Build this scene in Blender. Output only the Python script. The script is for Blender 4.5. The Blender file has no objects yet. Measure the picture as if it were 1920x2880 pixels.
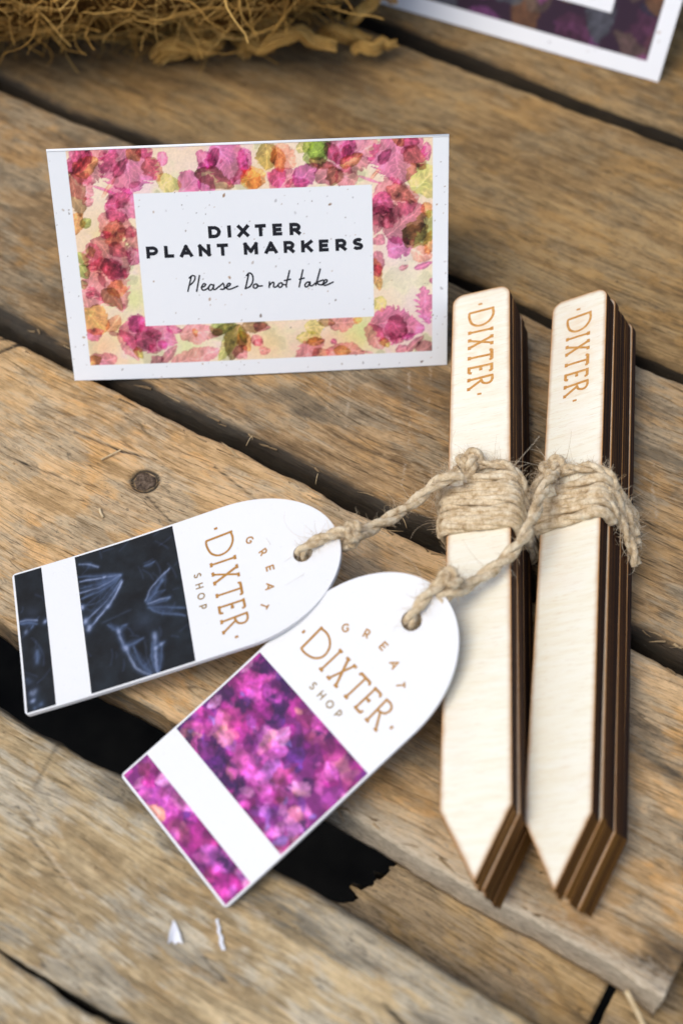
import bpy, bmesh, math, random
import numpy as np
from mathutils import Vector, Matrix

# ------------------------------------------------------------------ scene, camera, light
sc = bpy.context.scene
col = sc.collection
S = 0.001                                   # everything below is written in millimetres
R = math.radians
random.seed(7)
rng = np.random.default_rng(11)

cam_d = bpy.data.cameras.new('camera')
cam = bpy.data.objects.new('camera', cam_d)
col.objects.link(cam)
PITCH, DIST = 56.0, 304.0
cam.location = (0, -DIST * math.cos(R(PITCH)) * S, DIST * math.sin(R(PITCH)) * S)
cam.rotation_euler = (R(90 - PITCH), 0, 0)
cam_d.sensor_fit = 'VERTICAL'
cam_d.sensor_height = 36
cam_d.sensor_width = 24
cam_d.lens = 50
cam_d.clip_start = 0.01
cam_d.clip_end = 50
cam_d.dof.use_dof = True
cam_d.dof.focus_distance = 0.299
cam_d.dof.aperture_fstop = 10.5
sc.camera = cam

SUN_DIR = Vector((-0.42, -0.24, 0.87)).normalized()       # towards the bright part of the sky
world = bpy.data.worlds.new('World')
sc.world = world
world.use_nodes = True
wn = world.node_tree
wn.nodes.clear()
sky = wn.nodes.new('ShaderNodeTexSky')
sky.sky_type = 'NISHITA'
sky.sun_disc = False
sky.sun_elevation = math.asin(SUN_DIR.z)
sky.sun_rotation = math.atan2(SUN_DIR.x, SUN_DIR.y)
sky.air_density = 1.0
sky.dust_density = 2.5
sky.ozone_density = 1.0
bg = wn.nodes.new('ShaderNodeBackground')
bg.inputs['Strength'].default_value = 0.12
wo = wn.nodes.new('ShaderNodeOutputWorld')
wn.links.new(sky.outputs[0], bg.inputs[0])
wn.links.new(bg.outputs[0], wo.inputs[0])

sun_d = bpy.data.lights.new('sun', 'SUN')
sun_d.energy = 1.3
sun_d.angle = R(35)
sun_d.color = (1.0, 0.955, 0.87)
sun = bpy.data.objects.new('sun', sun_d)
col.objects.link(sun)
sun.location = SUN_DIR * 2
sun.rotation_euler = SUN_DIR.to_track_quat('Z', 'Y').to_euler()

sc.view_settings.view_transform = 'Standard'
sc.view_settings.look = 'None'
sc.view_settings.exposure = 0.47
sc.view_settings.gamma = 1.0
sc.view_settings.use_curve_mapping = False
sc.cycles.use_denoising = True
sc.cycles.max_bounces = 4
sc.cycles.use_adaptive_sampling = True
sc.cycles.adaptive_threshold = 0.02

# ------------------------------------------------------------------ helpers: noise
def _hash(ix, iy, seed):
    h = (ix.astype(np.int64) * 374761393 + iy.astype(np.int64) * 668265263 + seed * 974711) & 0xffffffff
    h = ((h ^ (h >> 13)) * 1274126177) & 0xffffffff
    return ((h ^ (h >> 16)) & 0xffff) / 65535.0

def vnoise(x, y, seed=0):
    x = np.asarray(x, float); y = np.asarray(y, float)
    ix, iy = np.floor(x), np.floor(y)
    fx, fy = x - ix, y - iy
    fx = fx * fx * (3 - 2 * fx); fy = fy * fy * (3 - 2 * fy)
    a, b = _hash(ix, iy, seed), _hash(ix + 1, iy, seed)
    c, d = _hash(ix, iy + 1, seed), _hash(ix + 1, iy + 1, seed)
    return (a + (b - a) * fx) * (1 - fy) + (c + (d - c) * fx) * fy

def fbm(x, y, seed=0, oct=4):
    t, amp, s = 0, 1, 0
    for o in range(oct):
        t = t + amp * vnoise(x * 2 ** o, y * 2 ** o, seed + o * 17); s += amp; amp *= .55
    return t / s

def lin(c):
    c = np.asarray(c, float) / 255.0
    return np.where(c <= 0.04045, c / 12.92, ((c + 0.055) / 1.055) ** 2.4)

# ------------------------------------------------------------------ helpers: objects
def link(o, parent=None):
    col.objects.link(o)
    if parent is not None:
        o.parent = parent
    return o

def make_mesh(name, verts, faces, mats=(), smooth=False, midx=None, attrs=None, cols=None):
    me = bpy.data.meshes.new(name)
    v = np.asarray(verts, float) * S
    me.from_pydata(v.tolist(), [], [list(map(int, f)) for f in faces] if not isinstance(faces, np.ndarray) else faces.tolist())
    for m in mats:
        me.materials.append(m)
    if midx is not None:
        me.polygons.foreach_set('material_index', np.asarray(midx, np.int32))
    if smooth:
        me.polygons.foreach_set('use_smooth', np.ones(len(me.polygons), bool))
    for k, a in (attrs or {}).items():
        at = me.attributes.new(k, 'FLOAT', 'POINT')
        at.data.foreach_set('value', np.asarray(a, np.float32))
    if cols is not None:
        at = me.color_attributes.new('Col', 'FLOAT_COLOR', 'POINT')
        c4 = np.ones((len(v), 4), np.float32); c4[:, :3] = cols
        at.data.foreach_set('color', c4.ravel())
    me.update()
    return me

def mesh_obj(name, verts, faces, mats=(), parent=None, **kw):
    return link(bpy.data.objects.new(name, make_mesh(name, verts, faces, mats, **kw)), parent)

def thing(name, label, cat, loc=(0, 0, 0), rot=None, group=None):
    o = bpy.data.objects.new(name, None)
    o.empty_display_size = 0.01
    o.location = Vector(loc) * S
    if rot is not None:
        o.rotation_euler = rot.to_euler()
    link(o)
    tag_it(o, label, cat, group)
    return o

def tag_it(o, label=None, cat=None, group=None, kind=None):
    if label: o['label'] = label
    if cat: o['category'] = cat
    if group: o['group'] = group
    if kind: o['kind'] = kind
    return o

def rot_ypr(yaw, pitch, roll):
    return (Matrix.Rotation(R(yaw), 3, 'Z') @ Matrix.Rotation(R(pitch), 3, 'X') @ Matrix.Rotation(R(roll), 3, 'Y'))

# ------------------------------------------------------------------ helpers: shapes
def catmull(P, step=0.3):
    P = np.asarray(P, float)
    if len(P) < 3:
        n = max(2, int(np.linalg.norm(P[-1] - P[0]) / step))
        return np.array([P[0] + (P[-1] - P[0]) * t for t in np.linspace(0, 1, n)])
    Q = np.vstack([2 * P[0] - P[1], P, 2 * P[-1] - P[-2]])
    out = []
    for i in range(1, len(Q) - 2):
        n = max(2, int(np.linalg.norm(Q[i + 1] - Q[i]) / step))
        for t in np.linspace(0, 1, n, endpoint=False):
            a, b, c, d = Q[i - 1], Q[i], Q[i + 1], Q[i + 2]
            out.append(.5 * ((2 * b) + (c - a) * t + (2 * a - 5 * b + 4 * c - d) * t * t + (3 * b - a - 3 * c + d) * t ** 3))
    out.append(P[-1])
    return np.array(out)

def frames(P):
    P = np.asarray(P, float)
    T = np.gradient(P, axis=0)
    T /= np.linalg.norm(T, axis=1)[:, None] + 1e-12
    n = np.cross(T[0], (0.3, 0.2, 0.9)); n /= np.linalg.norm(n)
    N = [n]
    for i in range(1, len(P)):
        n = N[-1] - T[i] * (N[-1] @ T[i]); n /= np.linalg.norm(n) + 1e-12
        N.append(n)
    N = np.array(N)
    return T, N, np.cross(T, N)

def tube_arrays(P, rad, sides, cap=True, base=0):
    """rad: (n,) or (n,sides). returns verts, faces"""
    P = np.asarray(P, float)
    n = len(P)
    T, N, B = frames(P)
    a = np.linspace(0, 2 * np.pi, sides, endpoint=False)
    rad = np.asarray(rad, float)
    if rad.ndim == 0: rad = np.full((n, sides), float(rad))
    if rad.ndim == 1: rad = np.repeat(rad[:, None], sides, 1)
    V = P[:, None, :] + (N[:, None, :] * np.cos(a)[None, :, None] + B[:, None, :] * np.sin(a)[None, :, None]) * rad[:, :, None]
    i, j = np.meshgrid(np.arange(n - 1), np.arange(sides), indexing='ij')
    j2 = (j + 1) % sides
    F = np.stack([i * sides + j, i * sides + j2, (i + 1) * sides + j2, (i + 1) * sides + j], -1).reshape(-1, 4) + base
    F = F.tolist()
    if cap:
        F.append([base + k for k in range(sides)][::-1]); F.append([base + (n - 1) * sides + k for k in range(sides)])
    return V.reshape(-1, 3), F

class Build:
    def __init__(s): s.v = []; s.f = []; s.n = 0; s.a = []
    def add(s, V, F, a=None):
        V = np.asarray(V, float)
        s.f += [[k + s.n for k in f] for f in F]
        s.v.append(V); s.n += len(V)
        s.a.append(np.full(len(V), 0.0 if a is None else a))
    def tube(s, P, rad, sides=6, a=None, cap=True):
        V, F = tube_arrays(P, rad, sides, cap); s.add(V, F, a)
    def obj(s, name, mats, parent=None, smooth=True, attr=None):
        return mesh_obj(name, np.vstack(s.v), s.f, mats, parent, smooth=smooth, attrs={attr: np.concatenate(s.a)} if attr else None)

def resample(P, step):
    P = np.asarray(P, float)
    d = np.r_[0, np.cumsum(np.linalg.norm(np.diff(P, axis=0), axis=1))]
    n = max(3, int(d[-1] / step))
    s = np.linspace(0, d[-1], n)
    return np.stack([np.interp(s, d, P[:, k]) for k in range(3)], 1), s

def twine(b, P, ply_r=0.8, helix=0.62, plies=2, pitch=9.0, step=0.3, sides=14, seed=0, taper=True):
    P, s = resample(P, step)
    T, N, B = frames(P)
    a = np.linspace(0, 2 * np.pi, sides, endpoint=False)
    for k in range(plies):
        ph = 2 * np.pi * (s / pitch + k / plies) + .5 * (vnoise(s / 6, s * 0, seed + 3) - .5)
        wob = 1 + .25 * (vnoise(s / 3, s * 0 + k, seed) - .5)
        Q = P + (N * np.cos(ph)[:, None] + B * np.sin(ph)[:, None]) * (helix * wob)[:, None]
        aa = a[None, :] + (2 * np.pi * s / (pitch * 1.3))[:, None]
        rr = ply_r * (1 + .10 * np.cos(5 * aa + seed) + .08 * np.cos(9 * aa + 2 + k) + .20 * (vnoise(s[:, None] / 1.3 + 0 * aa, aa * 1.5, seed + 9 + k) - .5) + .22 * (vnoise(s[:, None] / 4 + 0 * aa, 0 * aa + k, seed + 31) - .5))
        b.tube(Q, rr, sides, a=rng.random())

def fuzz(b, paths, n, lo=1.0, hi=5.0, r=0.03, off=1.3):
    for _ in range(n):
        P = paths[rng.integers(len(paths))]
        i = rng.integers(1, len(P) - 1)
        t = P[min(i + 1, len(P) - 1)] - P[i - 1]; t /= np.linalg.norm(t) + 1e-9
        d = rng.normal(size=3); d -= t * (d @ t); d /= np.linalg.norm(d)
        L = lo + (hi - lo) * rng.random() ** 2.2
        p = P[i] + d * off * .7
        v = d * .6 + t * rng.normal() * .9 + np.array([0, 0, .15]); v /= np.linalg.norm(v)
        cur = rng.normal(size=3) * .35
        pts = [p]
        m = 7
        for k in range(m):
            p = p + v * L / m; pts.append(p)
            v = v + cur * .45 + rng.normal(size=3) * .12; v /= np.linalg.norm(v)
        b.tube(np.array(pts), np.linspace(r, r * .5, m + 1), 3, a=rng.random(), cap=False)

def ribbon(strokes, z0=0.02, dz=0.004, caps='butt'):
    """flat strokes [(pts, width)] -> verts, faces; each stroke a hair above the last"""
    V, F = [], []
    for si, (P, w) in enumerate(strokes):
        P = np.asarray(P, float); z = z0 + dz * (si % 12); n = len(P)
        closed = np.allclose(P[0], P[-1]) and n > 3
        D = np.diff(P, axis=0); D /= np.linalg.norm(D, axis=1)[:, None] + 1e-9
        L, Rr = [], []
        for i in range(n):
            if closed and i in (0, n - 1): d0, d1 = D[-1], D[0]
            else: d0, d1 = D[max(i - 1, 0)], D[min(i, n - 2)]
            m = d0 + d1
            if np.linalg.norm(m) < 1e-6: m = d1
            m /= np.linalg.norm(m); nn = np.array([-m[1], m[0]])
            k = 1 / max(.45, abs(nn @ np.array([-d1[1], d1[0]])))
            L.append(P[i] + nn * w / 2 * k); Rr.append(P[i] - nn * w / 2 * k)
        b = len(V)
        for i in range(n):
            V.append((*L[i], z)); V.append((*Rr[i], z))
        for i in range(n - 1):
            F.append([b + 2 * i + 1, b + 2 * i + 3, b + 2 * i + 2, b + 2 * i])
        if caps == 'round' and not closed:
            for end, d in ((0, -D[0]), (n - 1, D[-1])):
                a0 = math.atan2(d[1], d[0]); c = len(V)
                for t in np.linspace(-math.pi / 2, math.pi / 2, 7):
                    V.append((P[end][0] + math.cos(a0 + t) * w / 2, P[end][1] + math.sin(a0 + t) * w / 2, z))
                F.append(list(range(c, c + 7)))
    return np.array(V), F

def inset(P, d):
    P = np.asarray(P, float)
    a = P - np.roll(P, 1, 0); b = np.roll(P, -1, 0) - P
    a /= np.linalg.norm(a, axis=1)[:, None] + 1e-12; b /= np.linalg.norm(b, axis=1)[:, None] + 1e-12
    m = a + b; m /= np.linalg.norm(m, axis=1)[:, None]
    n = np.stack([-m[:, 1], m[:, 0]], 1); nb = np.stack([-b[:, 1], b[:, 0]], 1)
    k = 1 / np.maximum(.3, (n * nb).sum(1))
    return P + n * (d * k)[:, None]

def box_arrays(x0, x1, y0, y1, z0, z1):
    V = [(x0, y0, z0), (x1, y0, z0), (x1, y1, z0), (x0, y1, z0), (x0, y0, z1), (x1, y0, z1), (x1, y1, z1), (x0, y1, z1)]
    F = [(3, 2, 1, 0), (4, 5, 6, 7), (0, 1, 5, 4), (1, 2, 6, 5), (2, 3, 7, 6), (3, 0, 4, 7)]
    return V, F

# ------------------------------------------------------------------ helpers: materials
class Mat:
    def __init__(s, name, rough=0.7, spec=0.3):
        s.m = bpy.data.materials.new(name); s.m.use_nodes = True
        s.t = s.m.node_tree; s.t.nodes.clear()
        s.out = s.n('ShaderNodeOutputMaterial'); s.b = s.n('ShaderNodeBsdfPrincipled')
        s.b.inputs['Roughness'].default_value = rough
        s.b.inputs['Specular IOR Level'].default_value = spec
        s.l(s.b.outputs[0], s.out.inputs[0])
    def n(s, t, **kw):
        x = s.t.nodes.new(t)
        for k, v in kw.items(): setattr(x, k, v)
        return x
    def l(s, a, b): s.t.links.new(a, b)
    def put(s, sock, v):
        if hasattr(v, 'is_linked') or isinstance(v, bpy.types.NodeSocket): s.l(v, sock)
        else: sock.default_value = v
    def coords(s, scale=(1000, 1000, 1000), loc=(0, 0, 0), rot=(0, 0, 0)):
        tc = s.n('ShaderNodeTexCoord'); mp = s.n('ShaderNodeMapping')
        mp.inputs['Scale'].default_value = scale; mp.inputs['Location'].default_value = loc; mp.inputs['Rotation'].default_value = rot
        s.l(tc.outputs['Object'], mp.inputs[0]); return mp.outputs[0]
    def vmul(s, v, k):
        x = s.n('ShaderNodeVectorMath', operation='MULTIPLY'); s.l(v, x.inputs[0]); x.inputs[1].default_value = k; return x.outputs[0]
    def vadd(s, v, w):
        x = s.n('ShaderNodeVectorMath', operation='ADD'); s.l(v, x.inputs[0]); s.put(x.inputs[1], w); return x.outputs[0]
    def noise(s, v, scale=1.0, detail=4, rough=.55, dist=0.0):
        x = s.n('ShaderNodeTexNoise'); s.l(v, x.inputs['Vector']); x.inputs['Scale'].default_value = scale
        x.inputs['Detail'].default_value = detail; x.inputs['Roughness'].default_value = rough; x.inputs['Distortion'].default_value = dist
        return x.outputs[0]
    def ramp(s, f, stops, interp='LINEAR'):
        x = s.n('ShaderNodeValToRGB'); x.color_ramp.interpolation = interp
        e = x.color_ramp.elements
        while len(e) < len(stops): e.new(.5)
        for el, (p, c) in zip(e, stops):
            el.position = p; el.color = (c, c, c, 1) if np.isscalar(c) else (*c, 1)
        s.l(f, x.inputs[0]); return x.outputs[0]
    def math(s, op, a, b=0.0):
        x = s.n('ShaderNodeMath', operation=op); s.put(x.inputs[0], a); s.put(x.inputs[1], b); return x.outputs[0]
    def mix(s, f, a, b, mode='MIX'):
        x = s.n('ShaderNodeMix', data_type='RGBA', blend_type=mode)
        s.put(x.inputs[0], f)
        for sock, v in ((x.inputs[6], a), (x.inputs[7], b)):
            s.put(sock, v if not isinstance(v, (tuple, list, np.ndarray)) else (*v[:3], 1))
        return x.outputs[2]
    def attr(s, name, out='Fac'):
        x = s.n('ShaderNodeAttribute', attribute_name=name); return x.outputs[out]
    def color(s, c): s.put(s.b.inputs['Base Color'], c if not isinstance(c, (tuple, list, np.ndarray)) else (*c[:3], 1))
    def bump(s, h, strength=.4, dist=.0003):
        x = s.n('ShaderNodeBump'); x.inputs['Strength'].default_value = strength; x.inputs['Distance'].default_value = dist
        s.l(h, x.inputs['Height']); s.l(x.outputs[0], s.b.inputs['Normal'])

TONE = (1.14, 1.02, .88)                    # overall tone of the old softwood
def wood(name, dark, mid, light, gray=(.30, .27, .22), gray_amt=.5, orange=(.48, .27, .10), orange_amt=.4, seed=0.0, fibre=1.0):
    m = Mat(name, .78, .18)
    K = np.array(TONE)
    dark, mid, light, orange = (tuple(np.minimum(.9, np.array(q) * K)) for q in (dark, mid, light, orange)); gray = tuple(np.array(gray) * K ** .6)
    P = m.coords(loc=(seed * 37.7, seed * 91.3, seed * 11.1))
    wv = m.n('ShaderNodeTexNoise'); m.l(P, wv.inputs['Vector']); wv.inputs['Scale'].default_value = .018; wv.inputs['Detail'].default_value = 2
    sub = m.vadd(wv.outputs[1], (-.5, -.5, -.5))
    P2 = m.vadd(P, m.vmul(sub, (0, 7, 2)))
    band = m.noise(m.vmul(P2, (.014, .20, .20)), 1, 2.5, .6)
    fib = m.noise(m.vmul(P2, (.10, 1.25, 1.25)), 1, 3.5, .74)
    fine = m.noise(m.vmul(P2, (.13, 2.9, 2.9)), 1, 3, .72)
    ed = m.math('MULTIPLY', m.math('SUBTRACT', fib, .5), .42)
    wide = m.noise(m.vmul(m.vadd(P, (9, 40, 3)), (.012, .03, .03)), 1, 1, .55)
    blot = m.noise(m.vmul(P, (.045, .085, .085)), 1, 3, .7)
    crk = m.noise(m.vmul(P2, (.016, .21, .21)), 1, 1, .5)
    blot2 = m.noise(m.vmul(m.vadd(P, (71, 13, 5)), (.05, .10, .10)), 1, 3, .74)
    speck = m.noise(m.vmul(P2, (.55, 1.6, 1.6)), 1, 2, .75)
    mot = m.noise(m.vmul(P, (.22, .38, .38)), 1, 3, .76)
    f = m.math('ADD', m.math('MULTIPLY', band, .68), m.math('MULTIPLY', fib, .32))
    c = m.ramp(f, [(.33, dark), (.48, mid), (.62, light)])
    c = m.mix(m.math('MULTIPLY', m.ramp(m.math('ADD', wide, ed), [(.36, 1.), (.54, 0.)]), .7), c, dark)
    c = m.mix(m.math('MULTIPLY', m.ramp(m.math('ADD', blot2, ed), [(.52, 0.), (.58, 1.)]), orange_amt), c, orange)
    g = m.mix(m.ramp(fib, [(.35, 0.), (.62, 1.)]), tuple(np.array(gray) * .45), gray)
    c = m.mix(m.math('MULTIPLY', m.ramp(m.math('ADD', blot, ed), [(.48, 0.), (.56, 1.)]), gray_amt), c, g)
    c = m.mix(m.math('MULTIPLY', m.ramp(mot, [(.36, 1.), (.50, 0.)]), .34), c, tuple(np.array(dark) * .62))
    c = m.mix(m.math('MULTIPLY', m.ramp(mot, [(.53, 0.), (.66, 1.)]), .4), c, light)
    c = m.mix(m.math('MULTIPLY', m.ramp(fib, [(.35, 1.), (.40, 0.)]), .5 * fibre), c, tuple(np.array(dark) * .35))
    c = m.mix(m.math('MULTIPLY', m.ramp(fine, [(.37, 1.), (.42, 0.)]), .55 * fibre), c, tuple(np.array(dark) * .5))
    c = m.mix(m.math('MULTIPLY', m.ramp(fine, [(.57, 0.), (.63, 1.)]), .30), c, tuple(np.minimum(1, np.array(light) * 1.25)))
    c = m.mix(m.math('MULTIPLY', m.ramp(speck, [(.60, 0.), (.67, 1.)]), m.math('MULTIPLY', m.ramp(blot, [(.42, .12), (.60, 1.)]), .55)), c, (.035, .03, .026))
    ck = m.ramp(m.math('ABSOLUTE', m.math('SUBTRACT', crk, .5)), [(.0015, 1.), (.006, 0.)])
    c = m.mix(m.math('MULTIPLY', ck, m.ramp(blot2, [(.46, .0), (.58, .6)])), c, (.03, .022, .015))
    c = m.mix(m.math('MULTIPLY', m.ramp(m.math('ADD', m.attr('dirt_shade'), m.math('MULTIPLY', m.math('SUBTRACT', fib, .5), .9)), [(.18, 0.), (.75, 1.)]), .93), c, (.028, .024, .019))
    c = m.mix(m.ramp(m.math('ADD', m.attr('pale'), m.math('MULTIPLY', m.math('SUBTRACT', speck, .5), 1.1)), [(.2, 0.), (.9, 1.)]), c, (.60, .50, .36))
    m.color(c)
    h = m.math('ADD', m.math('MULTIPLY', fib, .9), m.math('SUBTRACT', m.math('MULTIPLY', fine, .5), m.math('MULTIPLY', ck, .3)))
    m.bump(h, .9, .00045)
    return m.m
# ------------------------------------------------------------------ measured layout data (millimetres)
LEAVES = [(8.3,52.4,4.1,47.6,3.9,'M'),(5.2,47.0,14.3,52.4,6.5,'R'),(5.5,47.3,10.1,50.0,3.6,'O'),(8.6,51.8,5.0,47.3,1.4,'P'),(16.9,52.6,16.8,42.6,10.7,'Ms'),(17.5,52.0,19.0,49.7,3.2,'O'),(18.8,51.3,22.3,51.3,2.3,'P'),(24.5,51.2,24.0,48.3,1.9,'M'),(20.7,49.9,23.2,45.4,3.6,'B'),(13.7,46.2,16.7,49.9,1.9,'P'),(4.4,46.5,8.8,42.5,4.9,'R'),(4.3,47.3,5.9,38.4,3.9,'D'),(6.5,40.8,8.7,41.3,1.9,'R'),(4.5,38.8,4.3,34.0,3.6,'N'),(5.6,35.7,7.5,37.2,1.9,'G'),(9.2,44.4,13.9,42.5,0.5,'M'),(10.7,42.1,14.0,46.1,0.7,'S'),(11.3,40.6,18.6,39.4,6.5,'M'),(11.4,40.4,16.5,41.9,2.9,'P'),(10.0,38.0,16.0,33.5,5.5,'R'),(13.6,36.3,11.0,31.0,3.9,'B'),(11.0,31.0,14.7,29.3,2.6,'P'),(15.9,35.3,17.1,29.8,2.9,'P'),(17.1,30.1,15.3,26.6,3.6,'Ms'),(9.5,33.5,11.6,34.0,1.6,'M'),(8.2,32.6,13.9,24.4,8.4,'Ps'),(7.0,31.7,7.2,25.6,3.6,'R'),(6.6,31.2,7.2,29.0,1.8,'G'),(4.3,30.0,5.8,26.9,2.1,'G'),(32.0,50.9,34.9,47.3,3.2,'M'),(36.1,51.9,39.9,43.9,7.1,'M'),(35.8,51.3,34.1,47.3,1.8,'P'),(31.5,47.7,33.8,47.3,2.1,'M'),(27.3,42.9,32.0,46.3,4.9,'M'),(31.8,44.8,34.9,42.6,3.2,'M'),(31.7,46.8,38.7,43.1,3.6,'D'),(41.9,47.6,38.8,44.2,1.3,'R'),(43.8,45.8,40.8,43.3,4.2,'N'),(25.3,45.9,24.1,42.7,4.2,'Y'),(46.4,51.9,45.8,46.6,3.6,'O'),(41.3,51.2,41.6,45.9,2.6,'M'),(47.8,51.0,52.3,47.0,4.3,'S'),(48.3,50.7,49.0,46.2,2.6,'N'),(40.9,44.4,45.4,45.7,4.0,'N'),(46.5,43.3,52.0,45.8,4.3,'R'),(47.6,46.6,48.6,42.9,3.6,'M'),(51.9,43.4,57.0,46.8,3.6,'V'),(50.1,42.9,54.8,43.6,2.3,'P'),(54.4,48.7,59.2,50.5,5.9,'G'),(55.6,48.0,60.3,46.6,2.1,'B'),(55.1,49.5,59.8,51.4,3.6,'G'),(59.2,51.4,60.9,47.5,2.4,'P'),(59.8,48.7,64.6,51.8,4.6,'M'),(61.2,46.9,69.8,51.3,5.9,'R'),(62.1,46.9,66.3,48.8,2.5,'O'),(63.6,50.9,62.7,48.3,1.7,'P'),(60.9,46.6,56.9,43.5,4.0,'P'),(61.2,46.3,59.6,42.8,3.3,'D'),(61.1,45.4,64.9,42.9,4.0,'R'),(52.7,50.5,56.3,51.8,2.0,'Y'),(73.7,52.6,74.5,42.7,10.2,'Ms'),(73.7,51.1,74.6,52.6,3.0,'O'),(75.4,51.4,78.4,51.0,2.4,'P'),(80.2,50.9,80.5,47.3,1.9,'M'),(70.1,46.9,72.5,49.7,1.9,'P'),(76.3,49.9,79.6,45.6,3.3,'B'),(65.6,44.4,70.3,42.6,0.5,'M'),(68.2,43.7,70.4,46.0,0.7,'S'),(68.8,38.5,78.1,39.3,7.6,'R'),(68.9,39.7,72.0,36.5,5.0,'M'),(72.1,41.7,77.8,38.7,3.0,'B'),(68.9,36.7,72.6,33.4,4.0,'R'),(69.6,36.0,69.0,31.7,2.4,'P'),(68.8,30.8,70.7,29.1,2.2,'P'),(71.4,31.0,79.3,37.5,7.9,'Ps'),(76.2,28.9,82.0,35.5,5.3,'G'),(75.6,29.6,80.2,33.1,4.0,'D'),(79.9,38.0,80.8,34.6,2.0,'N'),(71.3,27.9,77.1,29.2,4.6,'Ms'),(76.8,27.6,81.4,25.9,3.3,'S'),(81.4,31.5,80.5,26.5,2.6,'N'),(77.8,40.9,82.3,45.5,6.9,'Y'),(68.9,27.2,69.7,22.5,2.6,'P'),(68.7,25.5,69.7,19.0,2.2,'N'),(68.7,24.3,69.7,21.8,1.9,'M'),(74.2,23.4,76.3,24.0,1.0,'R'),(77.8,23.2,81.6,24.7,1.3,'M'),(79.5,18.7,80.6,10.5,3.7,'Mj'),(68.0,11.2,79.2,9.4,7.3,'Ms'),(71.7,11.3,75.7,7.9,4.8,'P'),(73.5,7.2,75.0,6.2,1.7,'P'),(70.1,7.2,71.6,5.1,1.8,'O'),(67.6,10.6,69.9,4.6,3.5,'R'),(75.0,7.0,77.6,7.9,1.6,'M'),(73.4,4.0,75.9,4.7,2.1,'P'),(76.0,3.9,79.3,7.3,1.6,'P'),(78.3,3.9,81.7,5.4,2.9,'P'),(56.0,12.0,59.6,11.6,1.9,'D'),(58.4,12.0,64.4,11.3,3.5,'R'),(63.8,11.7,65.8,12.1,1.5,'N'),(53.1,10.6,57.1,10.7,3.2,'Y'),(51.3,8.2,56.5,8.2,2.6,'Y'),(51.1,3.7,57.0,7.8,3.5,'Rs'),(53.4,6.9,57.0,7.5,1.8,'O'),(57.5,4.4,65.6,4.4,3.8,'R'),(59.4,5.1,63.0,4.3,2.2,'O'),(54.2,4.2,58.2,4.5,2.1,'B'),(58.6,7.4,59.9,6.7,1.1,'M'),(41.4,9.5,42.5,6.8,2.1,'R'),(42.4,5.7,44.8,5.5,1.9,'R'),(39.1,12.0,44.5,11.8,2.9,'D'),(41.5,11.7,44.8,10.9,1.9,'P'),(68.7,16.9,70.8,14.2,3.2,'Y'),(65.5,4.5,67.9,3.9,0.4,'R'),(81.2,21.0,81.6,19.7,1.0,'M'),(4.3,27.0,5.9,24.2,2.5,'G'),(4.5,23.6,4.8,21.6,1.5,'D'),(8.0,27.5,12.6,16.8,8.1,'Rs'),(9.5,27.4,13.9,23.8,3.9,'P'),(9.8,21.2,14.1,21.6,3.6,'N'),(8.9,21.5,12.3,16.8,3.1,'D'),(4.1,20.5,8.6,18.4,3.6,'R'),(4.9,20.3,6.6,19.9,1.3,'P'),(4.4,17.0,7.8,11.0,5.8,'N'),(4.2,10.4,7.9,11.7,2.3,'M'),(8.8,11.7,11.7,15.1,2.6,'S'),(12.1,11.8,23.5,8.9,7.1,'M'),(14.9,9.1,20.4,10.8,4.9,'P'),(11.8,11.5,14.6,5.0,3.2,'R'),(17.7,8.0,19.2,6.1,1.8,'P'),(19.8,8.2,21.9,8.1,1.6,'M'),(13.7,12.4,16.9,14.0,3.6,'Ms'),(14.8,7.5,15.8,5.1,1.6,'O'),(4.0,3.8,10.0,5.4,3.6,'R'),(4.0,4.0,6.6,5.5,2.3,'O'),(17.7,3.5,20.4,4.9,2.5,'P'),(20.3,3.9,23.7,7.6,1.8,'P'),(22.7,3.3,32.8,6.0,4.2,'R'),(21.9,12.0,25.2,11.2,1.8,'M'),(25.1,10.3,34.0,10.5,3.9,'R'),(27.6,10.5,28.8,10.8,1.6,'N'),(31.6,11.0,37.2,12.2,2.9,'G'),(32.1,10.0,36.6,12.3,1.9,'D'),(38.1,11.6,33.0,3.8,2.6,'Y'),(38.1,12.0,36.0,3.9,4.2,'D'),(38.3,10.3,40.0,5.7,2.9,'N'),(37.2,6.8,39.1,4.0,2.9,'R'),(41.5,8.2,43.2,7.0,1.9,'R'),(38.3,11.3,39.4,7.7,1.3,'G')]
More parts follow.
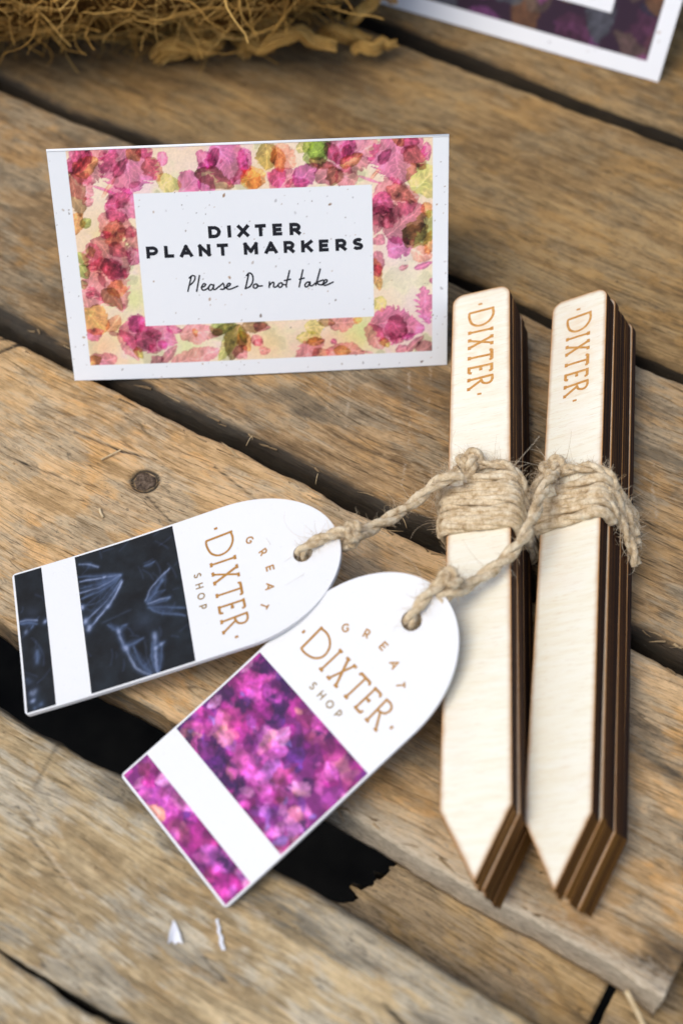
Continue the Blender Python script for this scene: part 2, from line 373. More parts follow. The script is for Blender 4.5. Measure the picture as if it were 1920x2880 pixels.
SCRIPT = [((28.29,23.61),(27.3,20.34)),((27.84,23.38),(28.55,23.88),(29.11,23.64),(28.95,22.83),(28.24,22.01),(27.81,21.74)),((30.11,23.81),(29.24,20.25)),((30.32,21.14),(31.02,21.32),(31.32,21.77),(30.93,21.93),(30.48,21.38),(30.4,20.78),(30.75,20.44),(31.49,20.69),(32.04,21.2)),((32.95,21.56),(32.44,21.69),(32.0,21.17),(31.92,20.57),(32.32,20.37),(32.79,20.74),(33.11,21.51),(32.95,20.66),(33.35,20.5),(34.25,21.18)),((34.25,21.11),(35.01,21.75),(35.21,21.78),(35.4,20.99),(35.2,20.5),(34.58,20.49)),((35.2,20.5),(35.84,20.9)),((35.77,20.94),(36.47,21.23),(36.77,21.64),(36.37,21.8),(35.96,21.25),(35.99,20.57),(36.6,20.43),(37.47,20.72),(38.38,21.07)),((40.88,23.6),(40.02,20.43)),((40.43,23.41),(41.11,23.98),(41.75,23.38),(41.75,22.14),(41.1,20.92),(39.95,20.4)),((42.46,21.4),(41.94,21.24),(41.78,20.71),(42.17,20.41),(42.66,20.67),(42.76,21.17),(42.46,21.4)),((42.61,21.0),(43.12,20.87),(43.74,20.91)),((45.39,21.7),(45.26,20.45)),((45.31,20.84),(46.06,21.6),(46.36,21.37),(46.26,20.59),(46.69,20.46),(47.41,21.0)),((47.94,21.41),(47.41,21.18),(47.29,20.65),(47.72,20.35),(48.18,20.72),(48.2,21.25),(47.94,21.41)),((48.19,21.01),(48.84,20.91)),((49.94,24.1),(49.12,21.11),(49.09,20.36)),((48.71,21.88),(50.06,22.14)),((52.87,24.15),(52.15,21.33),(51.9,20.31)),((52.04,22.02),(53.07,22.26)),((54.34,21.28),(53.72,21.27),(53.22,20.75),(53.3,20.25),(53.82,20.33),(54.33,21.2),(54.31,20.53),(54.75,20.4),(55.56,21.04)),((56.7,24.16),(55.61,20.51)),((57.26,21.65),(55.98,21.17),(56.34,20.62),(57.12,20.51)),((57.09,20.69),(57.86,21.02),(58.18,21.5),(57.74,21.66),(57.35,21.11),(57.4,20.46),(58.01,20.44),(59.44,21.06))]
UMBELS = [([(22.54,8.62),(19.41,9.61),(13.65,11.24)],0.26,0.45),([(22.54,8.62),(19.35,9.13),(13.95,9.96)],0.29,0.75),([(22.53,8.56),(18.63,8.07),(13.92,8.3)],0.21,0.35),([(22.52,8.46),(17.95,7.32),(13.8,7.19)],0.29,0.6),([(22.34,8.19),(18.44,6.48),(13.94,5.81)],0.35,0.5),([(22.14,7.77),(17.58,4.16),(14.33,4.03)],0.26,0.35),([(22.52,7.29),(18.98,3.65),(14.7,0.81)],0.32,0.6),([(22.62,6.93),(19.79,3.03),(14.72,-1.6)],0.44,0.85),([(14.25,14.06),(16.27,13.31),(18.21,12.08)],0.24,0.6),([(26.91,0.76),(28.63,3.72),(32.67,6.45)],0.38,0.6),([(27.17,0.5),(28.97,1.96),(30.75,4.26)],0.26,0.4),([(27.13,0.2),(29.24,1.86),(31.14,1.98)],0.24,0.35),([(27.24,-0.01),(29.57,0.11),(31.67,-0.33)],0.32,0.6),([(27.34,-0.37),(29.78,-0.45),(30.9,-0.69)],0.26,0.3),([(27.28,-0.83),(29.61,-1.67),(34.75,-3.7)],0.24,0.4),([(27.25,-0.98),(29.16,-2.79),(34.21,-5.41)],0.32,0.55),([(25.62,-15.86),(22.88,-13.24),(21.29,-8.04)],0.44,0.75),([(25.93,-15.66),(24.08,-12.73),(23.06,-8.67)],0.32,0.5),([(26.48,-15.7),(25.51,-12.62),(25.53,-8.29)],0.26,0.25),([(27.04,-15.74),(26.45,-12.95),(26.85,-9.07)],0.35,0.55),([(27.17,-15.79),(27.12,-13.18),(27.4,-10.2)],0.53,0.7),([(27.44,-15.88),(28.19,-13.56),(28.79,-10.38)],0.26,0.4),([(21.29,-8.04),(20.64,-5.3),(20.45,-3.33)],0.47,0.7),([(20.65,-4.04),(19.58,-3.34),(18.59,-2.03)],0.35,0.4),([(20.79,-4.09),(21.47,-3.22),(22.34,-3.21)],0.38,0.55),([(21.29,-8.04),(23.0,-8.02),(25.36,-7.45)],0.47,0.5),([(27.4,-10.2),(27.47,-8.67),(27.68,-7.18)],0.65,0.6),([(27.4,-10.2),(28.69,-10.03),(29.3,-9.78)],0.44,0.5),([(27.59,8.92),(28.78,8.98),(29.98,9.19)],0.26,0.4),([(17.53,-1.17),(20.2,-0.68),(23.45,-0.25)],0.35,0.22),([(0.52,4.93),(2.29,4.78),(4.29,3.91)],0.29,0.6),([(0.63,4.4),(2.52,4.05),(4.22,3.12)],0.24,0.5),([(3.33,3.11),(3.14,2.69),(2.83,2.48)],0.29,0.5),([(3.64,-3.09),(3.36,-4.56),(3.27,-5.63)],0.77,0.5),([(1.33,-9.46),(1.07,-9.07),(0.96,-8.72)],1.0,0.45),([(2.27,-11.78),(2.01,-12.15),(1.69,-11.89)],1.0,0.6),([(1.96,-13.65),(1.86,-13.77),(1.75,-13.76)],0.77,0.7),([(3.4,-15.05),(3.33,-15.17),(3.27,-15.24)],0.77,0.5),([(2.21,-15.55),(2.15,-15.59),(2.09,-15.63)],0.65,0.5),([(1.77,2.21),(1.7,2.08),(1.6,1.95)],0.65,0.6),([(6.0,3.29),(5.93,3.15),(5.84,3.12)],0.65,0.8),([(14.23,0.5),(14.21,0.34),(14.14,0.21)],1.0,1.0),([(14.77,-1.14),(14.68,-1.43),(14.49,-1.84)],0.88,0.9),([(19.13,2.45),(19.06,2.32),(18.98,2.18)],0.65,0.8),([(13.73,3.92),(13.77,3.74),(13.75,3.53)],0.65,0.9),([(19.37,9.29),(19.31,9.28),(19.07,9.3)],0.41,0.9),([(30.77,4.41),(30.8,4.24),(30.72,4.1)],0.77,0.5),([(31.4,-0.23),(31.3,-0.35),(31.23,-0.42)],0.59,0.55),([(21.5,-8.59),(21.47,-8.42),(21.41,-8.24)],0.88,0.9),([(20.61,-4.34),(20.58,-4.17),(20.54,-4.0)],0.71,0.9),([(27.51,-10.39),(27.46,-10.53),(27.42,-10.67)],0.71,0.9),([(27.6,-7.77),(27.58,-7.92),(27.55,-8.07)],0.88,0.6),([(28.72,-9.89),(28.65,-9.96),(28.59,-10.0)],0.59,0.7),([(26.01,-3.73),(25.92,-3.76),(25.85,-3.84)],3.53,0.18),([(3.87,5.85),(3.59,5.95),(3.3,6.06)],2.06,0.18)]
CORDL = [(24.1,-5.2,21.0),(21.4,-5.7,20.5),(18.8,-6.1,19.0),(14.9,-9.1,17.5),(10.5,-12.5,17.2),(6.5,-15.4,17.6),(3.5,-18.0,18.2),(1.4,-19.9,18.6)]
CORDR = [(42.4,-3.5,19.5),(39.8,-9.0,20.5),(37.4,-15.8,22.0),(34.3,-22.3,22.8),(30.4,-26.3,22.0),(25.6,-30.0,21.5),(21.4,-33.0,22.0),(18.0,-34.9,22.4)]
FLAKE = [(-29.5,-90.6,0.0),(-21.6,-91.0,0.0)]
# ------------------------------------------------------------------ the setting
gm = Mat('dark_soil', .95, .1)
gm.color(gm.ramp(gm.noise(gm.coords(), .05, 6, .7), [(.35, (.008, .007, .006)), (.65, (.022, .019, .015))]))
gb = Build()
nx = 40
gx = np.linspace(-2000, 2000, nx)
GX, GY = np.meshgrid(gx, gx, indexing='ij')
GV = np.stack([GX.ravel(), GY.ravel(), -180 + 12 * fbm(GX / 90, GY / 90, 5).ravel()], 1)
GF = [[i * nx + j, (i + 1) * nx + j, (i + 1) * nx + j + 1, i * nx + j + 1] for i in range(nx - 1) for j in range(nx - 1)]
tag_it(mesh_obj('ground', GV, GF, [gm.m], smooth=True), kind='structure')

pallet = thing('wooden_pallet', 'weathered brown wooden pallet of wide rough planks with dark gaps, under everything', 'pallet', rot=Matrix.Rotation(R(-31), 3, 'Z'))

def esamples(e0, e1, fine, a=-140, b=112):
    s = [e0]
    while s[-1] < e1:
        s.append(s[-1] + (fine if a < s[-1] < b else 4.0))
    s[-1] = e1
    return np.array(s)

def seg_dist(E, C, pts):
    d = np.full(E.shape, 1e9)
    for (x0, y0), (x1, y1) in zip(pts[:-1], pts[1:]):
        L2 = (x1 - x0) ** 2 + (y1 - y0) ** 2 + 1e-9
        t = np.clip(((E - x0) * (x1 - x0) + (C - y0) * (y1 - y0)) / L2, 0, 1)
        d = np.minimum(d, np.hypot(E - x0 - t * (x1 - x0), C - y0 - t * (y1 - y0)))
    return d

def plank(e0, e1, c0, c1, thick, mat, seed, rn=1.2, rf=1.2, z=0.0, rough=.5, fine=.55, relief=.16, extra=None, end0=None, end1=None, name='plank', label=None, sided=.5):
    E1 = esamples(e0, e1, fine)
    prof = [(c0, -thick)]
    for k in range(1, 5): prof.append((c0, -thick + (thick - rn) * k / 5))
    for a in np.linspace(0, np.pi / 2, 9): prof.append((c0 + rn - rn * math.cos(a), -rn + rn * math.sin(a)))
    m = int((c1 - rf - c0 - rn) / fine)
    for t in np.linspace(0, 1, m + 1)[1:-1]: prof.append((c0 + rn + (c1 - rf - c0 - rn) * t, 0.0))
    for a in np.linspace(np.pi / 2, 0, 9): prof.append((c1 - rf + rf * math.cos(a), -rf + rf * math.sin(a)))
    for k in range(4, 0, -1): prof.append((c1, -thick + (thick - rf) * k / 5))
    prof.append((c1, -thick))
    prof = np.array(prof); K = len(prof)
    E = np.repeat(E1[:, None], K, 1); C = np.repeat(prof[None, :, 0], len(E1), 0); Z = np.repeat(prof[None, :, 1], len(E1), 0)
    top = np.clip((Z + thick) / thick, 0, 1)
    # ragged long edges
    wn_ = np.clip(1 - (C - c0) / 7, 0, 1); wf_ = np.clip(1 - (c1 - C) / 7, 0, 1)
    jag = lambda s: (fbm(E / 26, E * 0, s, 4) - .5) * 4.2 + (fbm(E / 4, E * 0 + Z / 3, s + 5, 3) - .5) * 1.1
    C2 = C + wn_ ** 2 * jag(seed) * rough - wf_ ** 2 * jag(seed + 50) * rough
    warp = (fbm(E / 60, C / 25, seed + 7, 2) - .5) * 9
    dz = (fbm(E / 45, (C + warp) / 1.5, seed + 3, 4) - .5) * relief * 1.3 + (fbm(E / 7, (C + warp) / .6, seed + 4, 3) - .5) * relief + (fbm(E / 40, C / 16, seed + 8, 3) - .5) * relief * 2
    dirt_shade = np.clip(1 - (C - c0) / (rn * .9 + .4), 0, 1) * .45 + np.clip(1 - (c1 - C) / (rf * .9 + .4), 0, 1) * .35
    dirt_shade = dirt_shade * (0.5 + fbm(E / 14, C / 3, seed + 21, 3))
    pale = np.zeros_like(E)
    if extra:
        a_, b_, c_ = extra(E, C); dz = dz + a_; dirt_shade = dirt_shade + b_; pale = pale + c_
    dirt_shade = dirt_shade + (Z < -rn * .8 - .05) * sided
    side = (Z < -rn - .01) * (fbm(E / 20, Z / 1.2, seed + 40, 4) - .5) * 1.0
    C2 = C2 + np.where(C < (c0 + c1) / 2, 1, -1) * side * .6
    Z2 = Z + dz * (top > .55) + z
    E2 = E.copy()
    if end0 is not None: E2 = E2 + end0(C, Z) * np.clip(1 - (E - e0) / 24, 0, 1)
    if end1 is not None: E2 = E2 + end1(C, Z) * np.clip(1 - (e1 - E) / 14, 0, 1)
    V = np.stack([E2, C2, Z2], -1).reshape(-1, 3)
    n = len(E1)
    i, j = np.meshgrid(np.arange(n - 1), np.arange(K), indexing='ij'); j2 = (j + 1) % K
    F = np.stack([i * K + j, (i + 1) * K + j, (i + 1) * K + j2, i * K + j2], -1).reshape(-1, 4).tolist()
    F.append(list(range(K))); F.append([(n - 1) * K + k for k in range(K)][::-1])
    o = mesh_obj(name, V, F, [mat], pallet, smooth=True, attrs={'dirt_shade': np.clip(dirt_shade, 0, 1.2).ravel(), 'pale': np.clip(pale, 0, 1.2).ravel()})
    if label: o['label'] = label
    return o

# colours of the single planks (linear)
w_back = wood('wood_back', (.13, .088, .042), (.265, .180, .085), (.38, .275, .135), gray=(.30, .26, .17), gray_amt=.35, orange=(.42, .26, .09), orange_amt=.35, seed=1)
w_mid = wood('wood_mid', (.14, .098, .055), (.31, .220, .120), (.48, .365, .22), gray=(.34, .30, .22), gray_amt=.7, orange=(.48, .30, .12), orange_amt=.42, seed=2)
w_nail = wood('wood_nail', (.30, .205, .10), (.52, .375, .205), (.66, .50, .31), gray=(.48, .43, .32), gray_amt=.65, orange=(.64, .38, .14), orange_amt=.5, seed=3)
w_front = wood('wood_front', (.26, .205, .12), (.46, .375, .225), (.62, .53, .35), gray=(.58, .54, .43), gray_amt=.85, orange=(.44, .30, .14), orange_amt=.3, seed=4)
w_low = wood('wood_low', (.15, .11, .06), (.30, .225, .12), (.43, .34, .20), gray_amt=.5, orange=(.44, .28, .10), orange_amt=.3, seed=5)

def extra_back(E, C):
    st = np.clip((-E - 20) / 60, 0, 1) * (.15 + .9 * (fbm(E / 30, C / 12, 141, 4) - .35))  # the coir's shade painted into the colour, deepening unevenly towards the left
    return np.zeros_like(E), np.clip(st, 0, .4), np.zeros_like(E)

def extra_mid(E, C):
    band = np.clip(1 - (C - 3.5) / (5.5 + 3 * (fbm(E / 18, E * 0, 77, 3) - .5)), 0, 1)
    dirt_shade = band ** .7 * .85 + np.clip((fbm(E / 22, C / 7, 143, 4) - .50) * 3.2, 0, .42)
    pale = np.zeros_like(E); dz = -band ** 2 * 1.2
    r = np.random.default_rng(5)
    for k in range(16):                                  # old saw strokes across the grain
        x = -55 + 9.5 * k + r.normal() * 3; y0 = 10 + r.random() * 25; y1 = y0 + 10 + r.random() * 30
        d = seg_dist(E, C, [(x, y0), (x - .42 * (y1 - y0) * .5 + r.normal(), (y0 + y1) / 2), (x - .5 * (y1 - y0), y1)])
        m = np.exp(-(d / .45) ** 2) * (fbm(E / 2, C / 2, 200 + k, 3) > .47)
        pale += m * .42
    for k in range(0):                                   # weather cracks to the right
        x = 55 + 6 * k + r.normal() * 2
        d = seg_dist(E, C, [(x, 8 + r.random() * 10), (x - 9 + r.normal(), 24), (x - 22, 45 + r.random() * 15)])
        m = np.exp(-(d / .4) ** 2); dirt_shade += m * .8; dz -= m * .3
    return dz, dirt_shade, pale

def extra_nail(E, C):
    d = np.hypot(E + 40.8, C + 14.8)
    dz = -.55 * np.exp(-(d / 3.4) ** 4) - .5 * np.exp(-((d - 2.75) / .35) ** 2)
    dirt_shade = .75 * np.exp(-((d - 2.8) / .4) ** 2) + .25 * np.exp(-(d / 5) ** 2)
    pale = np.zeros_like(E)
    for pts, w in (([(-92, 2), (-97, -6), (-103, -16)], .5), ([(-88, 2), (-91, -3)], .6), ([(-62, -12), (-50, -11), (-42, -9)], .35), ([(-38, -18), (-20, -24), (0, -27)], .3), ([(-90, -22), (-70, -25), (-52, -23)], .3), ([(-30, -4), (-15, -7)], .3)):
        m = np.exp(-(seg_dist(E, C, pts) / w) ** 2) * (fbm(E / 3, C / 3, 31, 2) + .3)
        dirt_shade += .8 * np.clip(m, 0, 1); dz -= .35 * m
    blot = np.clip((fbm(E / 12, C / 5, 91, 4) - .56) * 7, 0, 1) * np.clip((E - 20) / 30, 0, 1)
    dirt_shade += blot * .28 + np.clip((fbm(E / 26, C / 8, 145, 4) - .44) * 2.4, 0, .36) * np.clip((E + 10) / 40, 0, 1)
    lip = np.clip(1 - (C + 58) / (6 + 6 * (fbm(E / 15, E * 0, 61, 3) - .4)), 0, 1) * np.clip((E - 20) / 20, 0, 1)
    pale += lip * .75
    return dz, dirt_shade, pale

def extra_front(E, C):
    k = np.clip(1 - (-73 - C) / (9 + 6 * (fbm(E / 20, E * 0, 15, 3) - .5)), 0, 1)   # rounded far lip, worn lower
    dz = -1.6 * k ** 2
    dirt_shade = np.clip((fbm(E / 24, C / 4, 147, 4) - .53) * 2.6, 0, .34); pale = np.zeros_like(E)
    r = np.random.default_rng(9)
    edge = -81.5 + 3.5 * (fbm(E / 22, E * 0, 17, 3) - .5) * 2
    pale += .55 * np.exp(-((C - edge) / 1.1) ** 2) * np.clip(fbm(E / 9, C / 3, 19, 3) * 2 - .6, 0, 1)
    dirt_shade += .16 * (C > edge)
    for i in range(14):
        x = -60 + r.random() * 130; y = -110 + r.random() * 30; L = 5 + 12 * r.random()
        m = np.exp(-(seg_dist(E, C, [(x, y), (x + L, y - L * .28 + r.normal())]) / .35) ** 2)
        if r.random() < .6: dirt_shade += m * .55; dz -= .25 * m
        else: pale += m * .6
    for i in range(3):
        x = -50 + 37 * i + r.normal() * 4
        m = np.exp(-(seg_dist(E, C, [(x, -74), (x + 2, -80 - 4 * r.random())]) / .5) ** 2); dirt_shade += m * .3
    return dz, dirt_shade, pale

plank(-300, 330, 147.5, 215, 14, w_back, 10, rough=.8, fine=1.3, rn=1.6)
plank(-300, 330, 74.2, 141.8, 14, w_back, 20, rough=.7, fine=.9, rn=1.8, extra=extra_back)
p2 = plank(-300, 330, 5.6, 70.2, 13, w_mid, 30, rough=.8, rn=2.2, rf=1.4, extra=extra_mid, fine=.5)
cut = lambda s: (lambda C, Z: (fbm(C / 5, Z / 4, s, 3) - .5) * 1.2)
p3 = plank(-280, 100.4, -58.3, 1.9, 10, w_nail, 40, rough=.8, sided=.12, rn=1.0, rf=1.4, extra=extra_nail, end1=cut(3), fine=.5)
plank(106.5, 330, -59, 2.4, 10, w_front, 45, rough=.8, end0=cut(4), fine=1.2)
p5 = plank(-280, 330, -110.6, -72.6, 12, w_front, 50, rough=.55, rn=1.4, rf=2.2, extra=extra_front, fine=.5)
plank(-280, 330, -170, -111.3, 12, w_front, 60, rough=.7, rn=1.2, rf=1.6, fine=.9)
jagged = lambda C, Z: 9.0 * np.clip((C + 74) / 17, 0, 1) + 2.6 * (np.abs(((C + 60) / 4.3) % 1 - .5) * 2 - .5) * vnoise(C / 4.3, C * 0, 9) + (fbm(C / 1.5, C * 0, 8, 3) - .5) * 7 + 12.5 * np.clip(-Z / 9, 0, 1)
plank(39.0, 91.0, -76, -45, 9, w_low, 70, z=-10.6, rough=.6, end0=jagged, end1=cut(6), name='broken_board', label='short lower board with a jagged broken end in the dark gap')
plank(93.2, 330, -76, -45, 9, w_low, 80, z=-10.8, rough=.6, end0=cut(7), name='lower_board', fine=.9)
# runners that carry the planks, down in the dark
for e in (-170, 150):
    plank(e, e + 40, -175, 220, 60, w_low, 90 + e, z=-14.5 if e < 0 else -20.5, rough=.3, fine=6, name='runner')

# splinters along the torn edges, grit on the boards
spm = Mat('splinter_wood', .8, .15); spm.color(spm.ramp(spm.attr('tone'), [(0., (.14, .09, .045)), (1., (.42, .30, .16))]))
def splinters(parent, c, n, sgn, e0=-120, e1=100, seed=0):
    b = Build(); r = np.random.default_rng(seed)
    for k in range(n):
        e = e0 + (e1 - e0) * r.random(); L = 1.5 + 5 * r.random() ** 2; a = r.normal() * .22
        p = np.array((e, c - sgn * (1.2 + r.random()), .05 - r.random() * .35))
        q = p + np.array((L * math.cos(a) * (1 if r.random() < .5 else -1), sgn * abs(L * math.sin(a)) * 1.3, .2 * r.random()))
        w = .12 + .22 * r.random()
        b.tube(np.array([p, (p + q) / 2 + r.normal(size=3) * .12, q]), np.array((w, w * .8, w * .15)), 5, a=r.random())
    o = b.obj('splinters', [spm.m], parent, smooth=False, attr='tone'); o['kind'] = 'stuff'
splinters(p3, 2.0, 46, 1, seed=1); splinters(p3, -58.2, 24, -1, 0, 98, seed=2); splinters(p2, 5.4, 30, -1, seed=3)
b = Build(); r = np.random.default_rng(15)
for k in range(420):
    e = -120 + 225 * r.random(); c = r.choice([r.uniform(-57, 1), r.uniform(8, 68), r.uniform(-109, -76), r.uniform(77, 139)])
    s_ = .10 + .22 * r.random() ** 3; p = np.array((e, c, .12))
    V, F = tube_arrays(np.array([p - (s_, 0, 0), p, p + (s_ * 1.2, s_ * r.normal() * .4, 0)]), np.array((s_ * .3, s_ * .8, s_ * .3)), 5)
    b.add(V, F, r.random())
o = b.obj('grit', [spm.m], pallet, smooth=False, attr='tone'); o['kind'] = 'stuff'

# nail head in its hole
nm = Mat('nail_head', .8, .3)
nP = nm.coords()
nm.color(nm.ramp(nm.noise(nP, .9, 6, .7), [(.35, (.025, .018, .013)), (.5, (.12, .08, .05)), (.68, (.24, .18, .13))]))
nm.bump(nm.noise(nP, 1.3, 5, .7), 1.0, .0006)
nb = Build()
rings = [(0, -.05), (.8, -.02), (1.6, -.04), (2.1, -.1), (2.35, -.35), (2.35, -2.5)]
nv = []
for rr, zz in rings:
    for a in np.linspace(0, 2 * np.pi, 28, endpoint=False):
        k = 1 + .05 * math.sin(3 * a) + .03 * math.sin(7 * a + 1)
        nv.append((rr * k * math.cos(a), rr * k * math.sin(a), zz + .12 * math.sin(2 * a + rr) * rr / 2.4))
nf = [[i * 28 + j, (i + 1) * 28 + j, (i + 1) * 28 + (j + 1) % 28, i * 28 + (j + 1) % 28] for i in range(len(rings) - 1) for j in range(28)]
nail = mesh_obj('nail', nv, nf, [nm.m], p3, smooth=True)
nail.location = (-40.8 * S, -14.8 * S, -.25 * S)

# ------------------------------------------------------------------ printed surfaces (painted procedurally, as flat print)
class Canvas:
    def __init__(s, x0, x1, y0, y1, step, base):
        s.nx = int((x1 - x0) / step) + 1; s.ny = int((y1 - y0) / step) + 1
        s.x = np.linspace(x0, x1, s.nx); s.y = np.linspace(y0, y1, s.ny)
        s.X, s.Y = np.meshgrid(s.x, s.y, indexing='ij')
        s.C = np.empty(s.X.shape + (3,)); s.C[:] = np.asarray(base, float)
        s.wx = (fbm(s.X / 2.2, s.Y / 2.2, 301, 3) - .5) * 1.6; s.wy = (fbm(s.X / 2.2, s.Y / 2.2, 302, 3) - .5) * 1.6
        s.wx = s.wx + (fbm(s.X / .7, s.Y / .7, 305, 2) - .5) * .5; s.mot = fbm(s.X / 1.4, s.Y / 2.0, 303, 5); s.grain = fbm(s.X / .35, s.Y / .35, 304, 3)
    def win(s, x0, x1, y0, y1):
        i0, i1 = np.searchsorted(s.x, (x0, x1)); j0, j1 = np.searchsorted(s.y, (y0, y1)); return slice(i0, i1), slice(j0, j1)
    def leaf(s, x0, y0, x1, y1, w, colour, mode='mul', serr=0.0, alpha=1.0, vein=.16, seed=0, wob=1.0, soft=.16, contrast=.8):
        L = math.hypot(x1 - x0, y1 - y0) + 1e-6; m = w * .7 + 1.2
        sl = s.win(min(x0, x1) - m, max(x0, x1) + m, min(y0, y1) - m, max(y0, y1) + m)
        X = s.X[sl] + s.wx[sl] * wob * min(1, w / 5); Y = s.Y[sl] + s.wy[sl] * wob * min(1, w / 5)
        if X.size == 0: return
        ux, uy = (x1 - x0) / L, (y1 - y0) / L
        t = ((X - x0) * ux + (Y - y0) * uy) / L; q = -(X - x0) * uy + (Y - y0) * ux
        tt = np.clip(t, 0, 1)
        hw = w / 2 * np.sin(np.pi * tt ** .78) ** .72
        if serr:
            saw = (tt * L / 1.25 + np.sign(q) * .3) % 1.0
            hw = hw * (1 - serr * saw * (.6 + .8 * vnoise(tt * 9, np.sign(q), seed)))
        d = hw - np.abs(q)
        a = np.clip(d / soft + .5, 0, 1) * (t > 0) * (t < 1) * alpha
        vv = np.exp(-(q / .16) ** 2) + .6 * np.exp(-((((tt * L - np.abs(q) * .9) / 1.35) % 1 - .5) / .1) ** 2)
        shade = 1 + (s.mot[sl] - .5) * contrast + vv * vein - .09 * np.clip(1 - d / .6, 0, 1)
        c = np.clip(np.asarray(colour, float)[None, None] * shade[..., None], 0, 1)
        B = s.C[sl]
        s.C[sl] = B * (1 - a[..., None]) + (B * c if mode == 'mul' else c) * a[..., None]
    def blob(s, x, y, r, colour, alpha):
        sl = s.win(x - 3 * r, x + 3 * r, y - 3 * r, y + 3 * r)
        a = np.exp(-(((s.X[sl] + s.wx[sl] - x) / r) ** 2 + ((s.Y[sl] + s.wy[sl] - y) / r) ** 2)) * alpha
        s.C[sl] = s.C[sl] * (1 - a[..., None]) + np.asarray(colour) * a[..., None]
    def line(s, P, w, colour, alpha):
        P = catmull([(p[0], p[1]) for p in P], .4); m = w * 2 + .5
        sl = s.win(P[:, 0].min() - m, P[:, 0].max() + m, P[:, 1].min() - m, P[:, 1].max() + m)
        if s.X[sl].size == 0: return
        d = seg_dist(s.X[sl] + s.wx[sl] * .25, s.Y[sl] + s.wy[sl] * .25, P)
        a = np.exp(-(d / (w * .62)) ** 2) * alpha * (.55 + .9 * s.mot[sl])
        a = np.clip(a, 0, 1)
        s.C[sl] = s.C[sl] * (1 - a[..., None]) + np.asarray(colour) * a[..., None]
    def flecks(s, n, lo, hi, inside=None, seed=1):
        r = np.random.default_rng(seed)
        for k in range(n):
            x = s.x[0] + r.random() * (s.x[-1] - s.x[0]); y = s.y[0] + r.random() * (s.y[-1] - s.y[0])
            if inside and not inside(x, y): continue
            L = lo + (hi - lo) * r.random() ** 4; an = r.random() * 3.14
            dk = r.random()
            c = np.array([(.62, .45, .30), (.50, .42, .36), (.70, .68, .68), (.40, .33, .28)][r.integers(4)])
            s.leaf(x - math.cos(an) * L / 2, y - math.sin(an) * L / 2, x + math.cos(an) * L / 2, y + math.sin(an) * L / 2, max(.22, L * .55), c, 'set', alpha=.35 + .55 * dk, vein=0, wob=.3, soft=.2)
    def obj(s, name, mat, parent, z=0.03, bend=None):
        V = np.stack([s.X.ravel(), s.Y.ravel(), np.full(s.X.size, z)], 1)
        if bend: V[:, 2] += bend(V[:, 0], V[:, 1])
        i, j = np.meshgrid(np.arange(s.nx - 1), np.arange(s.ny - 1), indexing='ij')
        F = np.stack([i * s.ny + j, (i + 1) * s.ny + j, (i + 1) * s.ny + j + 1, i * s.ny + j + 1], -1).reshape(-1, 4)
        C = np.clip(s.C, 0, 1).reshape(-1, 3)
        C = np.where(C <= 0.04045, C / 12.92, ((C + 0.055) / 1.055) ** 2.4)
        return mesh_obj(name, V, F, [mat], parent, cols=C, smooth=True)

def paper_mat(name, from_attr=True, colour=(.83, .84, .84), rough=.6):
    m = Mat(name, rough, .25)
    P = m.coords()
    if from_attr:
        x = m.n('ShaderNodeAttribute', attribute_name='Col'); m.color(x.outputs['Color'])
    else:
        m.color(m.mix(m.math('MULTIPLY', m.ramp(m.noise(P, .9, 3, .6), [(.66, 0.), (.74, 1.)]), .35), colour, (.62, .58, .52)))
    m.bump(m.noise(P, 2.2, 5, .7), .25, .0002)
    return m.m
m_print = paper_mat('printed_paper')
m_paper = paper_mat('white_card', False)
m_edge = paper_mat('cut_card_edge', False, (.72, .70, .68), .8)
ink = Mat('black_ink', .55, .3); ink.color(ink.ramp(ink.noise(ink.coords(), 1.6, 4, .7), [(.3, (.006, .006, .009)), (.72, (.016, .016, .022))]))
brown = Mat('brown_ink', .6, .25); brown.color(brown.ramp(brown.noise(brown.coords(), .8, 4, .7), [(.3, (.36, .17, .032)), (.7, (.46, .23, .05))]))
brown2 = Mat('olive_brown_ink', .6, .25); brown2.color((.28, .18, .065))
burnt = Mat('burnt_engraving', .8, .15)
burnt.color(burnt.ramp(burnt.noise(burnt.vmul(burnt.coords(), (.5, 3.0, 1)), 1.3, 5, .75), [(.30, (.42, .17, .035)), (.52, (.56, .28, .075)), (.70, (.74, .47, .20))]))

LC = {'M': (.91, .52, .80), 'R': (.91, .62, .74), 'P': (.76, .50, .62), 'O': (.80, .74, .44), 'G': (.64, .74, .46), 'D': (.62, .54, .42), 'B': (.78, .58, .54), 'N': (.95, .73, .50), 'Y': (.89, .91, .62), 'S': (.96, .72, .68), 'V': (.83, .45, .78)}

